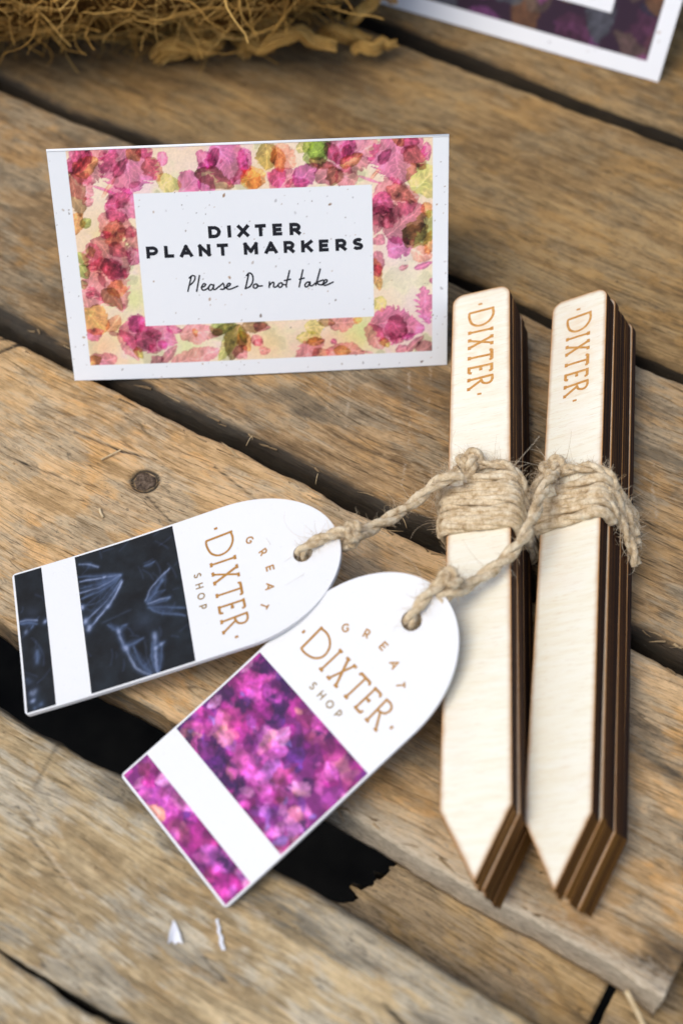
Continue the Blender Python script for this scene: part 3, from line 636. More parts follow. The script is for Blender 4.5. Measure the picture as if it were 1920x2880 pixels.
# ------------------------------------------------------------------ lettering
def dixter(s=1.0):
    """the engraved word; x along the line, y up, millimetres"""
    A = lambda *p: catmull(p, .25)
    W = []
    st = lambda *p, w=1.0: W.append((np.array(p, float), w))
    cv = lambda *p, w=1.0: W.append((A(*p), w))
    st((.12, -.05), (-.12, 5.75), w=1.1); st((-.35, 5.45), (.1, 5.35), w=.9)
    cv((-.1, 5.35), (1.2, 5.55), (2.5, 5.25), (3.7, 4.35), (4.3, 3.0), (4.2, 1.7), (3.3, .6), (2.0, .1), (.9, -.05), (.1, .05))
    def stem(x, lo=0, hi=5.3, ser=.5, both=True):
        st((x, lo), (x, hi)); st((x - ser, lo + .12), (x + ser, lo + .12), w=1.25)
        if both: st((x - ser, hi - .12), (x + ser, hi - .12), w=1.25)
    stem(5.95)
    st((8.15, 5.3), (10.35, 0), w=1.15); st((8.2, 0), (10.05, 5.3), w=.95)
    for x, y in ((8.15, 5.2), (10.1, 5.2), (8.2, .12), (10.35, .12)): st((x - .48, y), (x + .48, y), w=1.25)
    stem(13.3, both=False); st((11.95, 5.2), (14.65, 5.2), w=1.25); st((12.0, 5.3), (11.9, 4.65)); st((14.6, 5.3), (14.7, 4.65))
    st((16.1, 0), (16.1, 5.3)); st((15.75, 5.2), (17.75, 5.2), w=1.15); st((17.7, 5.3), (17.85, 4.6)); st((15.75, .1), (17.5, .1), w=1.15); st((17.45, 0), (17.6, .75))
    st((16.1, 2.75), (16.95, 2.75)); st((16.95, 2.4), (16.95, 3.1), w=1.2)
    st((19.45, 0), (19.15, 5.55), w=1.05); st((18.95, .1), (19.95, .1), w=1.2)
    cv((19.0, 5.3), (20.2, 5.35), (21.0, 4.9), (21.15, 4.1), (20.7, 3.2), (19.3, 2.75)); st((20.1, 2.85), (21.95, .1), w=1.05); st((21.5, .1), (22.35, .1), w=1.2)
    for x in (-2.0, 23.75):
        W.append((np.array([(x - .26, 2.5), (x + .26, 2.5)]), 1.55))
    return W

def place(W, ox, oy, width, jit=0.0):
    """text runs along local -y with its tops towards +x"""
    return [(np.stack([ox + P[:, 1], oy - P[:, 0]], 1), w * width) for P, w in W]

def arc_pts(cx, cy, rx, ry, a0, a1, n=14):
    return [(cx + rx * math.cos(R(a)), cy + ry * math.sin(R(a))) for a in np.linspace(a0, a1, n)]

GLY = {  # unit boxes, centre lines
    'D': [[(0, .5), (0, 1), (.42, 1)] + arc_pts(.42, .5, .58, .5, 84, -84) + [(.42, 0), (0, 0), (0, .5)]],
    'I': [[(0, 0), (0, 1)]],
    'X': [[(0, 1), (1, 0)], [(0, 0), (1, 1)]],
    'T': [[(0, 1), (1, 1)], [(.5, 1), (.5, 0)]],
    'E': [[(1, 1), (0, 1), (0, 0), (1, 0)], [(0, .5), (.88, .5)]],
    'R': [[(0, 0), (0, 1), (.5, 1)] + arc_pts(.55, .69, .45, .31, 80, -90) + [(0, .38)], [(.5, .38), (1, 0)]],
    'P': [[(0, 0), (0, 1), (.5, 1)] + arc_pts(.55, .67, .45, .33, 80, -90) + [(0, .34)]],
    'L': [[(0, 1), (0, 0), (1, 0)]],
    'A': [[(0, 0), (.5, 1)], [(.5, 1), (1, 0)], [(.2, .27), (.8, .27)]],
    'N': [[(0, 0), (0, 1)], [(0, 1), (1, 0)], [(1, 0), (1, 1)]],
    'M': [[(0, 0), (0, 1)], [(0, 1), (.5, .2)], [(.5, .2), (1, 1)], [(1, 1), (1, 0)]],
    'K': [[(0, 0), (0, 1)], [(.05, .36), (1, 1)], [(.38, .62), (1, 0)]],
    'S': [[(.95, .86), (.75, .98), (.45, 1), (.15, .9), (.05, .74), (.2, .58), (.55, .49), (.9, .38), (.98, .2), (.8, .04), (.48, 0), (.2, .04), (0, .15)]],
    'G': [[(.95, .82), (.75, .97), (.5, 1), (.18, .86), (0, .5), (.18, .14), (.5, 0), (.8, .08), (.95, .25), (.95, .45), (.6, .45)]],
    'H': [[(0, 0), (0, 1)], [(1, 0), (1, 1)], [(0, .5), (1, .5)]],
    'O': [arc_pts(.5, .5, .5, .5, 0, 360, 25)],
}

def sans(ch, x0, x1, y0, y1, w):
    out = []
    ix, iy = (0 if ch == 'I' else w / 2), w / 2
    if ch in 'AXK': ix = w * .5
    for st in GLY[ch]:
        P = np.array(st, float)
        if ch == 'S' or ch == 'G': P = catmull(P, .12)
        q = np.stack([x0 + ix + P[:, 0] * (x1 - x0 - 2 * ix), y0 + iy + P[:, 1] * (y1 - y0 - 2 * iy)], 1)
        if ch == 'I': q[:, 0] = (x0 + x1) / 2
        # open straight ends run to the full cap height / width
        for e, o in ((0, 1), (-1, -2)):
            if ch in 'SGOD': continue
            d = q[e] - q[o]; d /= np.linalg.norm(d) + 1e-9
            if not np.allclose(q[0], q[-1]): q[e] = q[e] + d * w / 2 * (1.0 if ch not in 'RPD' or abs(d[1]) > .5 else 0)
        out.append((q, w))
    return out
# ------------------------------------------------------------------ tent card with the writing
def bow(W, H):
    return lambda x, y: .9 * np.sin(np.pi * np.asarray(x) / W) * (1 - np.asarray(y) / H) ** .8 + .12 * np.sin(np.asarray(x) / 11) * (1 - np.asarray(y) / H)
def slab(W, H, z0, z1, f, nx=34, ny=20):
    xs, ys = np.linspace(0, W, nx), np.linspace(0, H, ny)
    X, Y = np.meshgrid(xs, ys, indexing='ij'); D = f(X, np.minimum(Y, H - 1e-6))
    V = np.vstack([np.stack([X, Y, D + z], -1).reshape(-1, 3) for z in (z0, z1)]); N = nx * ny; F = []
    for i in range(nx - 1):
        for j in range(ny - 1):
            q = [i * ny + j, (i + 1) * ny + j, (i + 1) * ny + j + 1, i * ny + j + 1]
            F.append(q[::-1]); F.append([k + N for k in q])
    ring = [i * ny for i in range(nx)] + [(nx - 1) * ny + j for j in range(1, ny)] + [i * ny + ny - 1 for i in range(nx - 2, -1, -1)] + [j for j in range(ny - 2, 0, -1)]
    for a, b_ in zip(ring, ring[1:] + ring[:1]): F.append([a, b_, b_ + N, a + N])
    return V, F
def tent_card(name, label, loc, yaw, lean, W, H):
    t = thing(name, label, 'place card', loc, Matrix.Rotation(R(yaw), 3, 'Z'))
    t['_'] = 0; del t['_']
    M = Matrix.Rotation(R(90 - lean), 4, 'X')
    V, F = slab(W, H, -.38, 0, bow(W, H)); fp = mesh_obj('front_panel', V, F, [m_paper], t)
    fp.matrix_local = M
    depth = 2 * H * math.sin(R(lean)); 
    V, F = slab(W, H, 0, .38, lambda x, y: -bow(W, H)(x, y)); bp = mesh_obj('back_panel', V, F, [m_paper], t)
    Mb = Matrix.Translation((0, depth * S, 0)) @ Matrix.Rotation(R(90 + lean), 4, 'X')
    bp.matrix_local = Mb
    # rounded fold along the top edge
    b = Build()
    top = np.array([0, H * math.sin(R(lean)), H * math.cos(R(lean)) - .18])
    b.tube(np.array([top, top + (W * .5, 0, 0), top + (W, 0, 0)]), .24, 10)
    b.obj('fold', [m_paper], t)
    return t, fp

CW, CH = 85.0, 52.5
card, fp = tent_card('place_card', 'small white folded tent card with pink leaf border and black plant marker wording', (-60.7, 36.0, .15), 3.2, 28, CW, CH)
cv = Canvas(.12, CW - .12, .12, CH - .05, .19, (.94, .945, .945))
border = (cv.X > 4.1) & (cv.X < 81.6) & (cv.Y > 3.55)
panel = (cv.X > 17.35) & (cv.X < 68.5) & (cv.Y > 12.5) & (cv.Y < 42.4)
white = cv.C.copy()
n1 = fbm(cv.X / 11, cv.Y / 11, 401, 3)[..., None]; n2 = fbm(cv.X / 7, cv.Y / 7, 402, 3)[..., None]; n3 = fbm(cv.X / 5, cv.Y / 5, 403, 3)[..., None]
base = np.array((.995, .885, .76)) + (n1 - .5) * np.array((.02, .08, .14))
base = base * (1 - np.clip((n2 - .52) * 5, 0, .75)) + np.array((.985, .86, .86)) * np.clip((n2 - .52) * 5, 0, .75)
base = base * (1 - np.clip((n3 - .54) * 6, 0, .8)) + np.array((.95, .92, .72)) * np.clip((n3 - .54) * 6, 0, .7)
cv.C[:] = base
for x, y, r, c in ((11, 12, 4, (.96, .88, .58)), (15.5, 19, 3.5, (.90, .91, .60)), (12, 33, 4, (.95, .87, .55)), (76, 20, 5, (.98, .93, .80)), (44, 7, 4, (.98, .84, .62)), (64, 8, 4, (.97, .88, .56)), (74, 28, 5, (.98, .88, .88)), (53, 6, 4, (.97, .82, .72)), (33, 45, 5, (.98, .86, .82)), (7, 8, 3, (.99, .80, .62)), (9, 26, 3, (.98, .78, .58)), (58, 6, 4, (.99, .79, .64)), (79, 35, 3, (.98, .80, .66)), (26, 7, 4, (.90, .91, .66)), (66, 10, 3, (.88, .90, .60)), (47, 47, 4, (.99, .84, .66)), (78, 47, 3, (.90, .92, .66)), (14, 45, 3, (.98, .88, .70))):
    cv.blob(x, y, r, c, .8)
for k, (x0, y0, x1, y1, w, kind) in enumerate(LEAVES):
    c = np.array(LC[kind[0]]) * (1 + .08 * (random.random() - .5))
    cv.leaf(x0 - (x1 - x0) * .06, y0 - (y1 - y0) * .06, x1 + (x1 - x0) * .06, y1 + (y1 - y0) * .06, w * 1.30, c, 'mul', alpha=.82, soft=.24, serr={'s': .24, 'j': .55}.get(kind[1:], .12), seed=k, vein=.24)
    if w > 5 and kind[0] in 'MR':
        for q in range(2):
            f = random.random(); a = random.random() * 6.28; L = 1 + random.random() * 2.2
            px = x0 + (x1 - x0) * f + random.gauss(0, w * .2); py = y0 + (y1 - y0) * f + random.gauss(0, w * .2)
            cv.leaf(px, py, px + L * math.cos(a), py + L * math.sin(a), L * .5, (.80, .55, .66) if q < 3 else (.75, .62, .45), 'mul', alpha=.7, seed=k, vein=0)
cv.C *= (.97 + .10 * (cv.grain - .5))[..., None]
cv.C[~border | panel] = white[~border | panel]
cv.flecks(260, .2, .95, lambda x, y: (not (4.1 < x < 81.6 and y > 3.55)) or (17.35 < x < 68.5 and 12.5 < y < 42.4), 4)
cv.flecks(60, .2, .5, None, 5)
cb = bow(CW, CH)
cv.obj('printed_face', m_print, fp, .03, cb)
words = []
for ch, a, b_ in zip('DIXTER', (32.69, 36.86, 39.0, 42.85, 46.64, 50.33), (35.43, 37.67, 41.55, 45.23, 48.72, 52.75)):
    words += sans(ch, a, b_, 32.1, 34.8, .78)
for ch, a, b_ in zip('PLANTMARKERS', (18.94, 22.86, 26.21, 30.31, 34.34, 40.15, 44.7, 48.88, 52.7, 56.59, 60.21, 63.94), (21.52, 24.94, 29.03, 32.93, 36.77, 43.25, 47.53, 51.25, 55.24, 58.69, 62.62, 66.32)):
    words += sans(ch, a, b_, 28.12, 30.82, .76)
V, F = ribbon(words, .06)
V[:, :2] += np.stack([vnoise(V[:, 0] * 9, V[:, 1] * 9, 3) - .5, vnoise(V[:, 0] * 9, V[:, 1] * 9, 4) - .5], 1) * .06
V[:, 2] += cb(V[:, 0], V[:, 1])
mesh_obj('block_lettering', V, F, [ink.m], fp)
V, F = ribbon([(catmull(P, .15), .34) for P in SCRIPT], .06, caps='round')
V[:, 2] += cb(V[:, 0], V[:, 1])
mesh_obj('script_lettering', V, F, [ink.m], fp)

# ------------------------------------------------------------------ second card, far right
def card2():
    W2, H2 = 105.0, 66.0
    u = np.array((76.7, -35.3)); u /= np.linalg.norm(u)
    bx, by = 84.8 - u[0] * W2, 139.0 - u[1] * W2
    t, f2 = tent_card('place_card', 'larger white tent card with dark purple floral border, cropped at the top right', (bx, by, .15), math.degrees(math.atan2(u[1], u[0])), 25, W2, H2)
    c = Canvas(.2, W2 - .2, .2, H2 - .05, .45, (.95, .955, .96))
    w0 = c.C.copy(); c.C[:] = (.20, .13, .19)
    r = np.random.default_rng(21)
    pal = [(.30, .17, .25), (.44, .24, .42), (.42, .29, .18), (.16, .16, .22), (.50, .26, .44), (.36, .30, .26), (.22, .12, .18), (.30, .32, .34)]
    for k in range(150):
        x, y = r.random() * W2, r.random() * H2; L = 5 + 10 * r.random(); a = r.random() * 6.28
        c.leaf(x, y, x + L * math.cos(a), y + L * math.sin(a), L * (.45 + .4 * r.random()), pal[r.integers(8)], 'set', alpha=.75, seed=k, serr=.1)
    b = (c.X > 4.6) & (c.X < W2 - 4.6) & (c.Y > 4.5); p = (c.X > 17) & (c.X < W2 - 17) & (c.Y > 14) & (c.Y < H2 - 12)
    c.C[~b | p] = w0[~b | p]
    c.flecks(200, .3, 1.2, lambda x, y: not (4.6 < x < W2 - 4.6 and y > 4.5), 6)
    c.obj('printed_face', m_print, f2, .03, bow(W2, H2))
card2()

# ------------------------------------------------------------------ bundles of plant markers
MW, MT, ML, MP = 13.4, 14.6, 123.0, 136.7
NLAY = 8
TH_ = MT / NLAY
def marker_outline():
    P = []
    r = 2.7
    for a in np.linspace(0, 90, 8): P.append((MW - r + r * math.cos(R(a)), -r + r * math.sin(R(a))))
    for a in np.linspace(90, 180, 8): P.append((r + r * math.cos(R(a)), -r + r * math.sin(R(a))))
    for y in np.linspace(-8, -ML + 2, 12): P.append((0, y))
    P.append((0, -ML))
    for t in np.linspace(.12, .55, 4): P.append((MW / 2 * t, -ML - (MP - ML) * t))
    P.append((MW / 2, -MP))
    for t in np.linspace(.55, .12, 4): P.append((MW - MW / 2 * t, -ML - (MP - ML) * t))
    P.append((MW, -ML))
    for y in np.linspace(-ML + 2, -8, 12): P.append((MW, y))
    return np.array(P)
birch = Mat('birch_ply', .62, .25)
bP = birch.coords()
oi_ = birch.n('ShaderNodeObjectInfo'); rnd_ = birch.n('ShaderNodeVectorMath', operation='SCALE'); rnd_.inputs[0].default_value = (37, 91, 5); birch.l(oi_.outputs['Random'], rnd_.inputs['Scale'])
bQ = birch.vadd(bP, rnd_.outputs[0])
bw = birch.noise(birch.vmul(bQ, (.10, .9, 1)), 1, 4, .65); bf = birch.noise(birch.vmul(bQ, (.30, 4.0, 1)), 1, 3, .7); bl_ = birch.noise(birch.vmul(bQ, (.08, .05, 1)), 1, 3, .5)
bc = birch.ramp(bw, [(.3, (.80, .735, .56)), (.5, (.83, .785, .635)), (.7, (.845, .815, .69))])
bc = birch.mix(birch.math('MULTIPLY', birch.ramp(bf, [(.33, 1.), (.42, 0.)]), .42), bc, (.62, .44, .25))
bc = birch.mix(birch.math('MULTIPLY', birch.ramp(bl_, [(.5, 0.), (.7, 1.)]), .30), bc, (.80, .66, .55))
ba = birch.math('ADD', birch.attr('burn'), birch.math('MULTIPLY', birch.math('SUBTRACT', birch.noise(birch.vmul(bP, (.3, .3, .3)), 1, 4, .6), .5), .5))
bc = birch.mix(birch.ramp(ba, [(.12, 0.), (.95, .95)]), bc, (.44, .20, .05))
# scorch haze that the laser left around the engraved word
sx_ = birch.n('ShaderNodeSeparateXYZ'); birch.l(bP, sx_.inputs[0])
hx_ = birch.ramp(birch.math('DIVIDE', birch.math('ABSOLUTE', birch.math('SUBTRACT', sx_.outputs[0], 7.4)), 6.0), [(.25, 1.), (.85, 0.)])
hy_ = birch.ramp(birch.math('DIVIDE', birch.math('ABSOLUTE', birch.math('ADD', sx_.outputs[1], 17.0)), 16.0), [(.6, 1.), (.95, 0.)])
hz_ = birch.math('MULTIPLY', birch.math('MULTIPLY', hx_, hy_), birch.ramp(birch.noise(birch.vmul(bP, (.25, .5, 1)), 1, 4, .6), [(.38, 0.), (.68, .38)]))
bc = birch.mix(hz_, bc, (.72, .46, .20))
birch.color(bc); birch.bump(bf, .10, .0001)

def char_mat(name, c_dark, c_mid, c_amber, seed):
    m = Mat(name, .8, .12)
    P = m.coords(loc=(seed, seed * 3.1, 0))
    sx = m.n('ShaderNodeSeparateXYZ'); m.l(m.coords(), sx.inputs[0])
    zz = m.math('DIVIDE', sx.outputs[2], TH_)
    nz = m.noise(m.vmul(P, (.02, .03, 2.2)), 1, 4, .6); ns = m.noise(m.vmul(P, (.8, .8, .6)), 1, 4, .7)
    f = m.math('ADD', zz, m.math('MULTIPLY', m.math('SUBTRACT', nz, .5), .45))
    c = m.ramp(f, [(.02, c_amber), (.10, c_dark), (.34, c_dark), (.44, c_mid), (.54, c_mid), (.64, c_dark), (.90, c_dark), (.99, c_amber)])
    c = m.mix(m.math('MULTIPLY', m.ramp(ns, [(.45, 0.), (.7, 1.)]), .4), c, c_mid)
    c = m.mix(m.math('MULTIPLY', m.ramp(m.noise(m.vmul(P, (.012, .012, .8)), 1, 3, .6), [(.45, 0.), (.65, 1.)]), .35), c, c_mid)
    m.color(c); m.bump(ns, .3, .0002)
    return m.m
side_mats = [char_mat('charred_edge_%s' % 'abc'[i], *t) for i, t in enumerate([((.020, .011, .009), (.078, .030, .010), (.13, .062, .018), 3.0), ((.030, .015, .011), (.115, .045, .013), (.17, .08, .022), 17.0), ((.015, .010, .010), (.058, .024, .011), (.10, .047, .015), 29.0)])]
end_mats = [char_mat('burnt_point_%s' % 'abc'[i], *t) for i, t in enumerate([((.085, .036, .009), (.17, .075, .016), (.22, .10, .022), 5.0), ((.065, .027, .008), (.14, .060, .013), (.18, .082, .018), 13.0), ((.11, .048, .011), (.21, .095, .019), (.25, .12, .026), 23.0)])]

def marker_mesh(k):
    P = marker_outline(); n = len(P); bv = .10
    rings = [(inset(P, bv), 0, 1.0), (P, bv, 1.0), (P, TH_ - bv, 1.0), (inset(P, bv), TH_, 1.0), (inset(P, .34), TH_, .62), (inset(P, .95), TH_, .16), (inset(P, 1.9), TH_, .0)]
    V = []; burn = []
    for Q, z, b in rings:
        V += [(x, y, z) for x, y in Q]; burn += [b] * n
    F = []; MI = []
    for r_ in range(len(rings) - 1):
        for i in range(n):
            j = (i + 1) % n
            F.append([r_ * n + i, r_ * n + j, (r_ + 1) * n + j, (r_ + 1) * n + i])
            MI.append(0 if r_ >= 3 else (2 if (P[i][1] + P[j][1]) / 2 < -ML - .01 else 1))
    F.append([(len(rings) - 1) * n + i for i in range(n)]); MI.append(0)
    F.append([i for i in range(n)][::-1]); MI.append(0)
    return make_mesh('plant_marker', V, F, [birch.m, side_mats[k % 3], end_mats[(k + 1) % 3]], midx=MI, attrs={'burn': burn})
marker_meshes = [marker_mesh(k) for k in range(3)]

def bundle(label, loc, yaw, pitch, roll, seed):
    t = thing('plant_marker_bundle', label, 'plant markers', loc, rot_ypr(yaw, pitch, roll), 'tied bundles of wooden plant markers')
    r = random.Random(seed)
    for k in range(NLAY):
        o = link(bpy.data.objects.new('plant_marker', marker_meshes[(k + seed) % 3]), t)
        top_ = k == NLAY - 1
        o.location = ((0 if top_ else r.uniform(-.3, .26)) * S, (0 if top_ else r.uniform(-.6, .4)) * S, (k * TH_) * S)
        o.rotation_euler = (0, 0, 0 if top_ else R(r.uniform(-.16, .16)))
        if top_:
            V, F = ribbon(place(dixter(), 4.05, -6.1, .60), TH_ + .015, .003)
            mesh_obj('engraved_lettering', V, F, [burnt.m], o)
    return t
poseL = ((30.56, 48.86, -.05), -3.66, -.56, -22.44)
poseR = ((55.7, 47.38, .05), -7.1, .5, -34.0)
bundle('left bundle of pale wooden plant markers, nearest the two tags', *poseL, 1)
bundle('right bundle of pale wooden plant markers, leaning with its dark charred side showing', *poseR, 2)

# ------------------------------------------------------------------ gift tags
TW, TL, TE = 32.9, 67.5, 21.8
def tag_outline():
    P = []; r = .8
    for cx, cy, a0 in ((r, TW / 2 - r, 90), (r, -TW / 2 + r, 180)):
        for a in np.linspace(a0, a0 + 90, 5): P.append((cx + r * math.cos(R(a)), cy + r * math.sin(R(a))))
    for a in np.linspace(-90, 90, 49): P.append((TL - TE + TE * math.cos(R(a)), TW / 2 * math.sin(R(a))))
    return np.array(P)
tag_bend = lambda x, y: .9 * ((np.asarray(x) - 32) / 34) ** 2 + .28 * (np.asarray(y) / 16) ** 2 + .10 * np.sin(np.asarray(x) / 9 + np.asarray(y) / 7) - .3
def bent(V):
    V = np.array(V); V[:, 2] += tag_bend(V[:, 0], V[:, 1]); return V
def tag_mesh(th=.95, hole=(59.8, -.3), hr=2.0):
    bm = bmesh.new()
    P = tag_outline(); Hh = np.array([(hole[0] + hr * math.cos(a), hole[1] + hr * math.sin(a)) for a in np.linspace(0, 2 * np.pi, 24, endpoint=False)])
    edges = []
    for Q in (P, Hh):
        vs = [bm.verts.new((x * S, y * S, 0)) for x, y in Q]
        edges += [bm.edges.new((vs[i], vs[(i + 1) % len(vs)])) for i in range(len(vs))]
    bmesh.ops.triangle_fill(bm, use_beauty=True, use_dissolve=False, edges=edges)
    for x in np.arange(4, TL, 4): bmesh.ops.bisect_plane(bm, geom=bm.verts[:] + bm.edges[:] + bm.faces[:], plane_co=(x * S, 0, 0), plane_no=(1, 0, 0), dist=1e-7)
    for y in np.arange(-14, 15, 4): bmesh.ops.bisect_plane(bm, geom=bm.verts[:] + bm.edges[:] + bm.faces[:], plane_co=(0, y * S, 0), plane_no=(0, 1, 0), dist=1e-7)
    for v_ in bm.verts: v_.co.z = float(tag_bend(v_.co.x / S, v_.co.y / S)) * S
    for f in bm.faces:
        if f.normal.z < 0: f.normal_flip()
    ret = bmesh.ops.extrude_face_region(bm, geom=bm.faces[:])
    vs = [v for v in ret['geom'] if isinstance(v, bmesh.types.BMVert)]
    for v in vs: v.co.z -= th * S
    bm.normal_update()
    bmesh.ops.recalc_face_normals(bm, faces=bm.faces[:])
    me = bpy.data.meshes.new('tag_board'); bm.to_mesh(me); bm.free()
    me.materials.append(m_tag); me.materials.append(m_edge)
    for p in me.polygons:
        p.material_index = 0 if abs(p.normal.z) > .5 else 1; p.use_smooth = False
    return me
m_tag = paper_mat('tag_card', False, (.765, .765, .755))

def gift_tag(label, loc, yaw, pitch, roll, painter, ink_shift):
    t = thing('gift_tag', label, 'gift tag', loc, rot_ypr(yaw, pitch, roll), 'paper tags tied to the bundles')
    link(bpy.data.objects.new('tag_board', tag_mesh()), t)
    for a, b_ in ((.0, 6.3), (13.55, 34.85)):
        c = Canvas(a + (.45 if a == 0 else 0), b_, -TW / 2 + .38, TW / 2 - .38, .2, (.5, .5, .5)); painter(c); c.obj('printed_band', m_print, t, .03, tag_bend)
    W = place(dixter(), 41.1, 10.0 + ink_shift, .46)
    V, F = ribbon(W, .03); mesh_obj('name_lettering', bent(V), F, [brown.m], t)
    W = []
    for ch, (x, y) in zip('GREAT', ((49.9, 6.75), (52.1, 3.0), (52.75, -1.1), (51.95, -5.2), (50.1, -9.0))):
        a = -math.asin(max(-1, min(1, (-1.1 - y) / 12.5)))
        cw = {'G': 1.55, 'A': 1.6}.get(ch, 1.15)
        for P, w in sans(ch, -cw / 2, cw / 2, -.88, .88, .34):
            ca, sa = math.cos(a), math.sin(a)
            X = P[:, 1]; Y = -P[:, 0]
            W.append((np.stack([x + ca * X - sa * Y, y + ink_shift + sa * X + ca * Y], 1), w))
    V, F = ribbon(W, .03); mesh_obj('arched_lettering', bent(V), F, [brown.m], t)
    W = []
    for ch, y in zip('SHOP', (2.75, .25, -2.2, -4.75)):
        cw = {'O': 1.55, 'S': 1.05, 'H': 1.2, 'P': 1.0}[ch]
        for P, w in sans(ch, -cw / 2, cw / 2, -.8, .8, .29):
            W.append((np.stack([38.1 + P[:, 1], y + ink_shift - P[:, 0]], 1), w))
    V, F = ribbon(W, .03); mesh_obj('small_lettering', bent(V), F, [brown2.m], t)
    return t

def paint_night(c):
    n = fbm(c.X / 2.5, c.Y / 2.5, 61, 5)[..., None]; h = fbm(c.X / 9, c.Y / 9, 62, 3)[..., None]
    c.C[:] = np.array((.072, .084, .098)) + (n - .5) * np.array((.10, .13, .15)) + (h - .5) * np.array((.05, .08, .10))
    r = np.random.default_rng(3)
    for k in range(60):
        x, y, a, L = r.random() * 35, (r.random() - .5) * 33, r.random() * 3.1, 1 + 3 * r.random()
        c.line([(x, y), (x + L * .5 * math.cos(a) + .2, y + L * .5 * math.sin(a)), (x + L * math.cos(a), y + L * math.sin(a))], .35, (.24, .29, .40), .35)
    for P, w, a in UMBELS:
        if a > .3 and w < .8: c.leaf(*P[0], *P[2], 1.6, (.21, .26, .36), 'set', alpha=.38, seed=3, vein=.5, soft=.5, wob=.6)
        c.line(P, max(w * 2.0, .7), (.24, .30, .40), a * .7)
        c.line(P, max(w * .9, .3), (.66, .70, .82) if a > .55 else (.40, .47, .60), a * .75)

def paint_petals(c):
    r = np.random.default_rng(8)
    c.C[:] = (.52, .16, .48)
    pal = [(.91, .36, .74), (.80, .22, .60), (.66, .15, .50), (.48, .12, .44), (.30, .10, .35), (.88, .55, .60), (.86, .62, .45), (.80, .46, .82), (.38, .20, .55), (.95, .55, .80), (.62, .22, .42), (.72, .30, .66)]
    wt = np.array([3, 3, 3, 2.6, 2.2, 1.4, .9, 1.6, 1.3, 1.6, 2, 2.]); wt /= wt.sum()
    for k in range(330):
        x, y = -2 + r.random() * 39, (r.random() - .5) * 36; L = 2.2 + 5.0 * r.random() ** 1.4; a = r.random() * 6.28
        c.leaf(x, y, x + L * math.cos(a), y + L * math.sin(a), L * (.45 + .55 * r.random()), pal[r.choice(12, p=wt)], 'set', alpha=.35 + .5 * r.random(), serr=.15, seed=k, vein=.06, wob=1.5, soft=.35)
    dk = np.clip((fbm(c.X / 5, c.Y / 5, 71, 4) - .52) * 9, 0, 1) * np.clip((fbm(c.X / 1.6, c.Y / 1.6, 72, 3) - .38) * 6, 0, 1)
    c.C = c.C * (1 - .72 * dk[..., None]) + np.array((.16, .07, .26)) * .72 * dk[..., None]
    for k in range(45):
        x, y = -2 + r.random() * 39, (r.random() - .5) * 36; L = 1.2 + 2.6 * r.random(); a = r.random() * 6.28
        c.leaf(x, y, x + L * math.cos(a), y + L * math.sin(a), L * .6, [(.96, .58, .84), (.93, .42, .76), (.55, .50, .82), (.90, .66, .56)][r.integers(4)], 'set', alpha=.6, serr=.2, seed=k, vein=.05, wob=1.5, soft=.4)
    for k in range(34):
        x, y = -2 + r.random() * 39, (r.random() - .5) * 36; L = 3.5 + 3.5 * r.random(); a = r.random() * 6.28
        c.leaf(x, y, x + L * math.cos(a), y + L * math.sin(a), L * .7, [(.92, .42, .78), (.58, .14, .46), (.30, .10, .36), (.86, .30, .66), (.94, .62, .80)][r.integers(5)], 'set', alpha=.62, serr=.2, seed=k, vein=.22, soft=.2)
    c.C *= (.86 + .5 * (c.mot - .35))[..., None]

gift_tag('white arched tag printed with dark navy seed heads, the upper tag', (-64.1, -33.1, 1.75), 11.9, -1.3, -14.5, paint_night, 0.0)
gift_tag('white arched tag printed with pink and purple petals, the lower tag', (-31.0, -73.8, 1.15), 39.3, .1, -18.3, paint_petals, 1.0)
TAG = [(np.array((-64.1, -33.1, 1.75)), np.array(rot_ypr(11.9, -1.3, -14.5))), (np.array((-31.0, -73.8, 1.15)), np.array(rot_ypr(39.3, .1, -18.3)))]

# ------------------------------------------------------------------ jute twine
jute = Mat('jute', .85, .12)
jP = jute.coords()
jc = jute.ramp(jute.noise(jP, .55, 5, .7), [(.28, (.34, .215, .105)), (.42, (.60, .45, .265)), (.56, (.78, .64, .43)), (.72, (.88, .78, .58))])
jc = jute.mix(jute.math('MULTIPLY', jute.ramp(jute.noise(jP, 2.8, 3, .7), [(.34, 1.), (.46, 0.)]), .4), jc, (.36, .23, .12))
jute.color(jc); jute.bump(jute.noise(jP, 3.0, 4, .7), .7, .0004)
hair = Mat('jute_hair', .7, .2); hair.color(hair.ramp(hair.attr('tone'), [(0., (.42, .28, .14)), (1., (.72, .62, .46))]))

def local(pose):
    M = np.array(rot_ypr(*pose[1:])); o = np.array(pose[0]); return lambda P: np.asarray(P, float) @ M.T + o

def wrap_path(w, t, y0, y1, turns, r, slant=0.0, start=0.0):
    """helix of rounded rectangles round a bundle, in its own frame"""
    cr = 1.3
    base = []
    for cx, cz, a0 in ((w - cr, t - cr, 90), (w - cr, cr, 0), (cr, cr, -90), (cr, t - cr, -180)):
        for a in np.linspace(a0, a0 - 90, 7): base.append((cx + (cr + r) * math.cos(R(a)), cz + (cr + r) * math.sin(R(a))))
    base = np.array(base + [base[0]])
    d = np.r_[0, np.cumsum(np.linalg.norm(np.diff(base, axis=0), axis=1))]
    s = np.arange(0, turns, .01) + start
    f = (s % 1) * d[-1]
    X = np.interp(f, d, base[:, 0]); Zz = np.interp(f, d, base[:, 1])
    Y = y0 + (y1 - y0) * (s - start) / turns + slant * (X - w / 2)
    Y = Y + .35 * np.sin(s * 2.1)
    return np.stack([X, Y, Zz], 1)

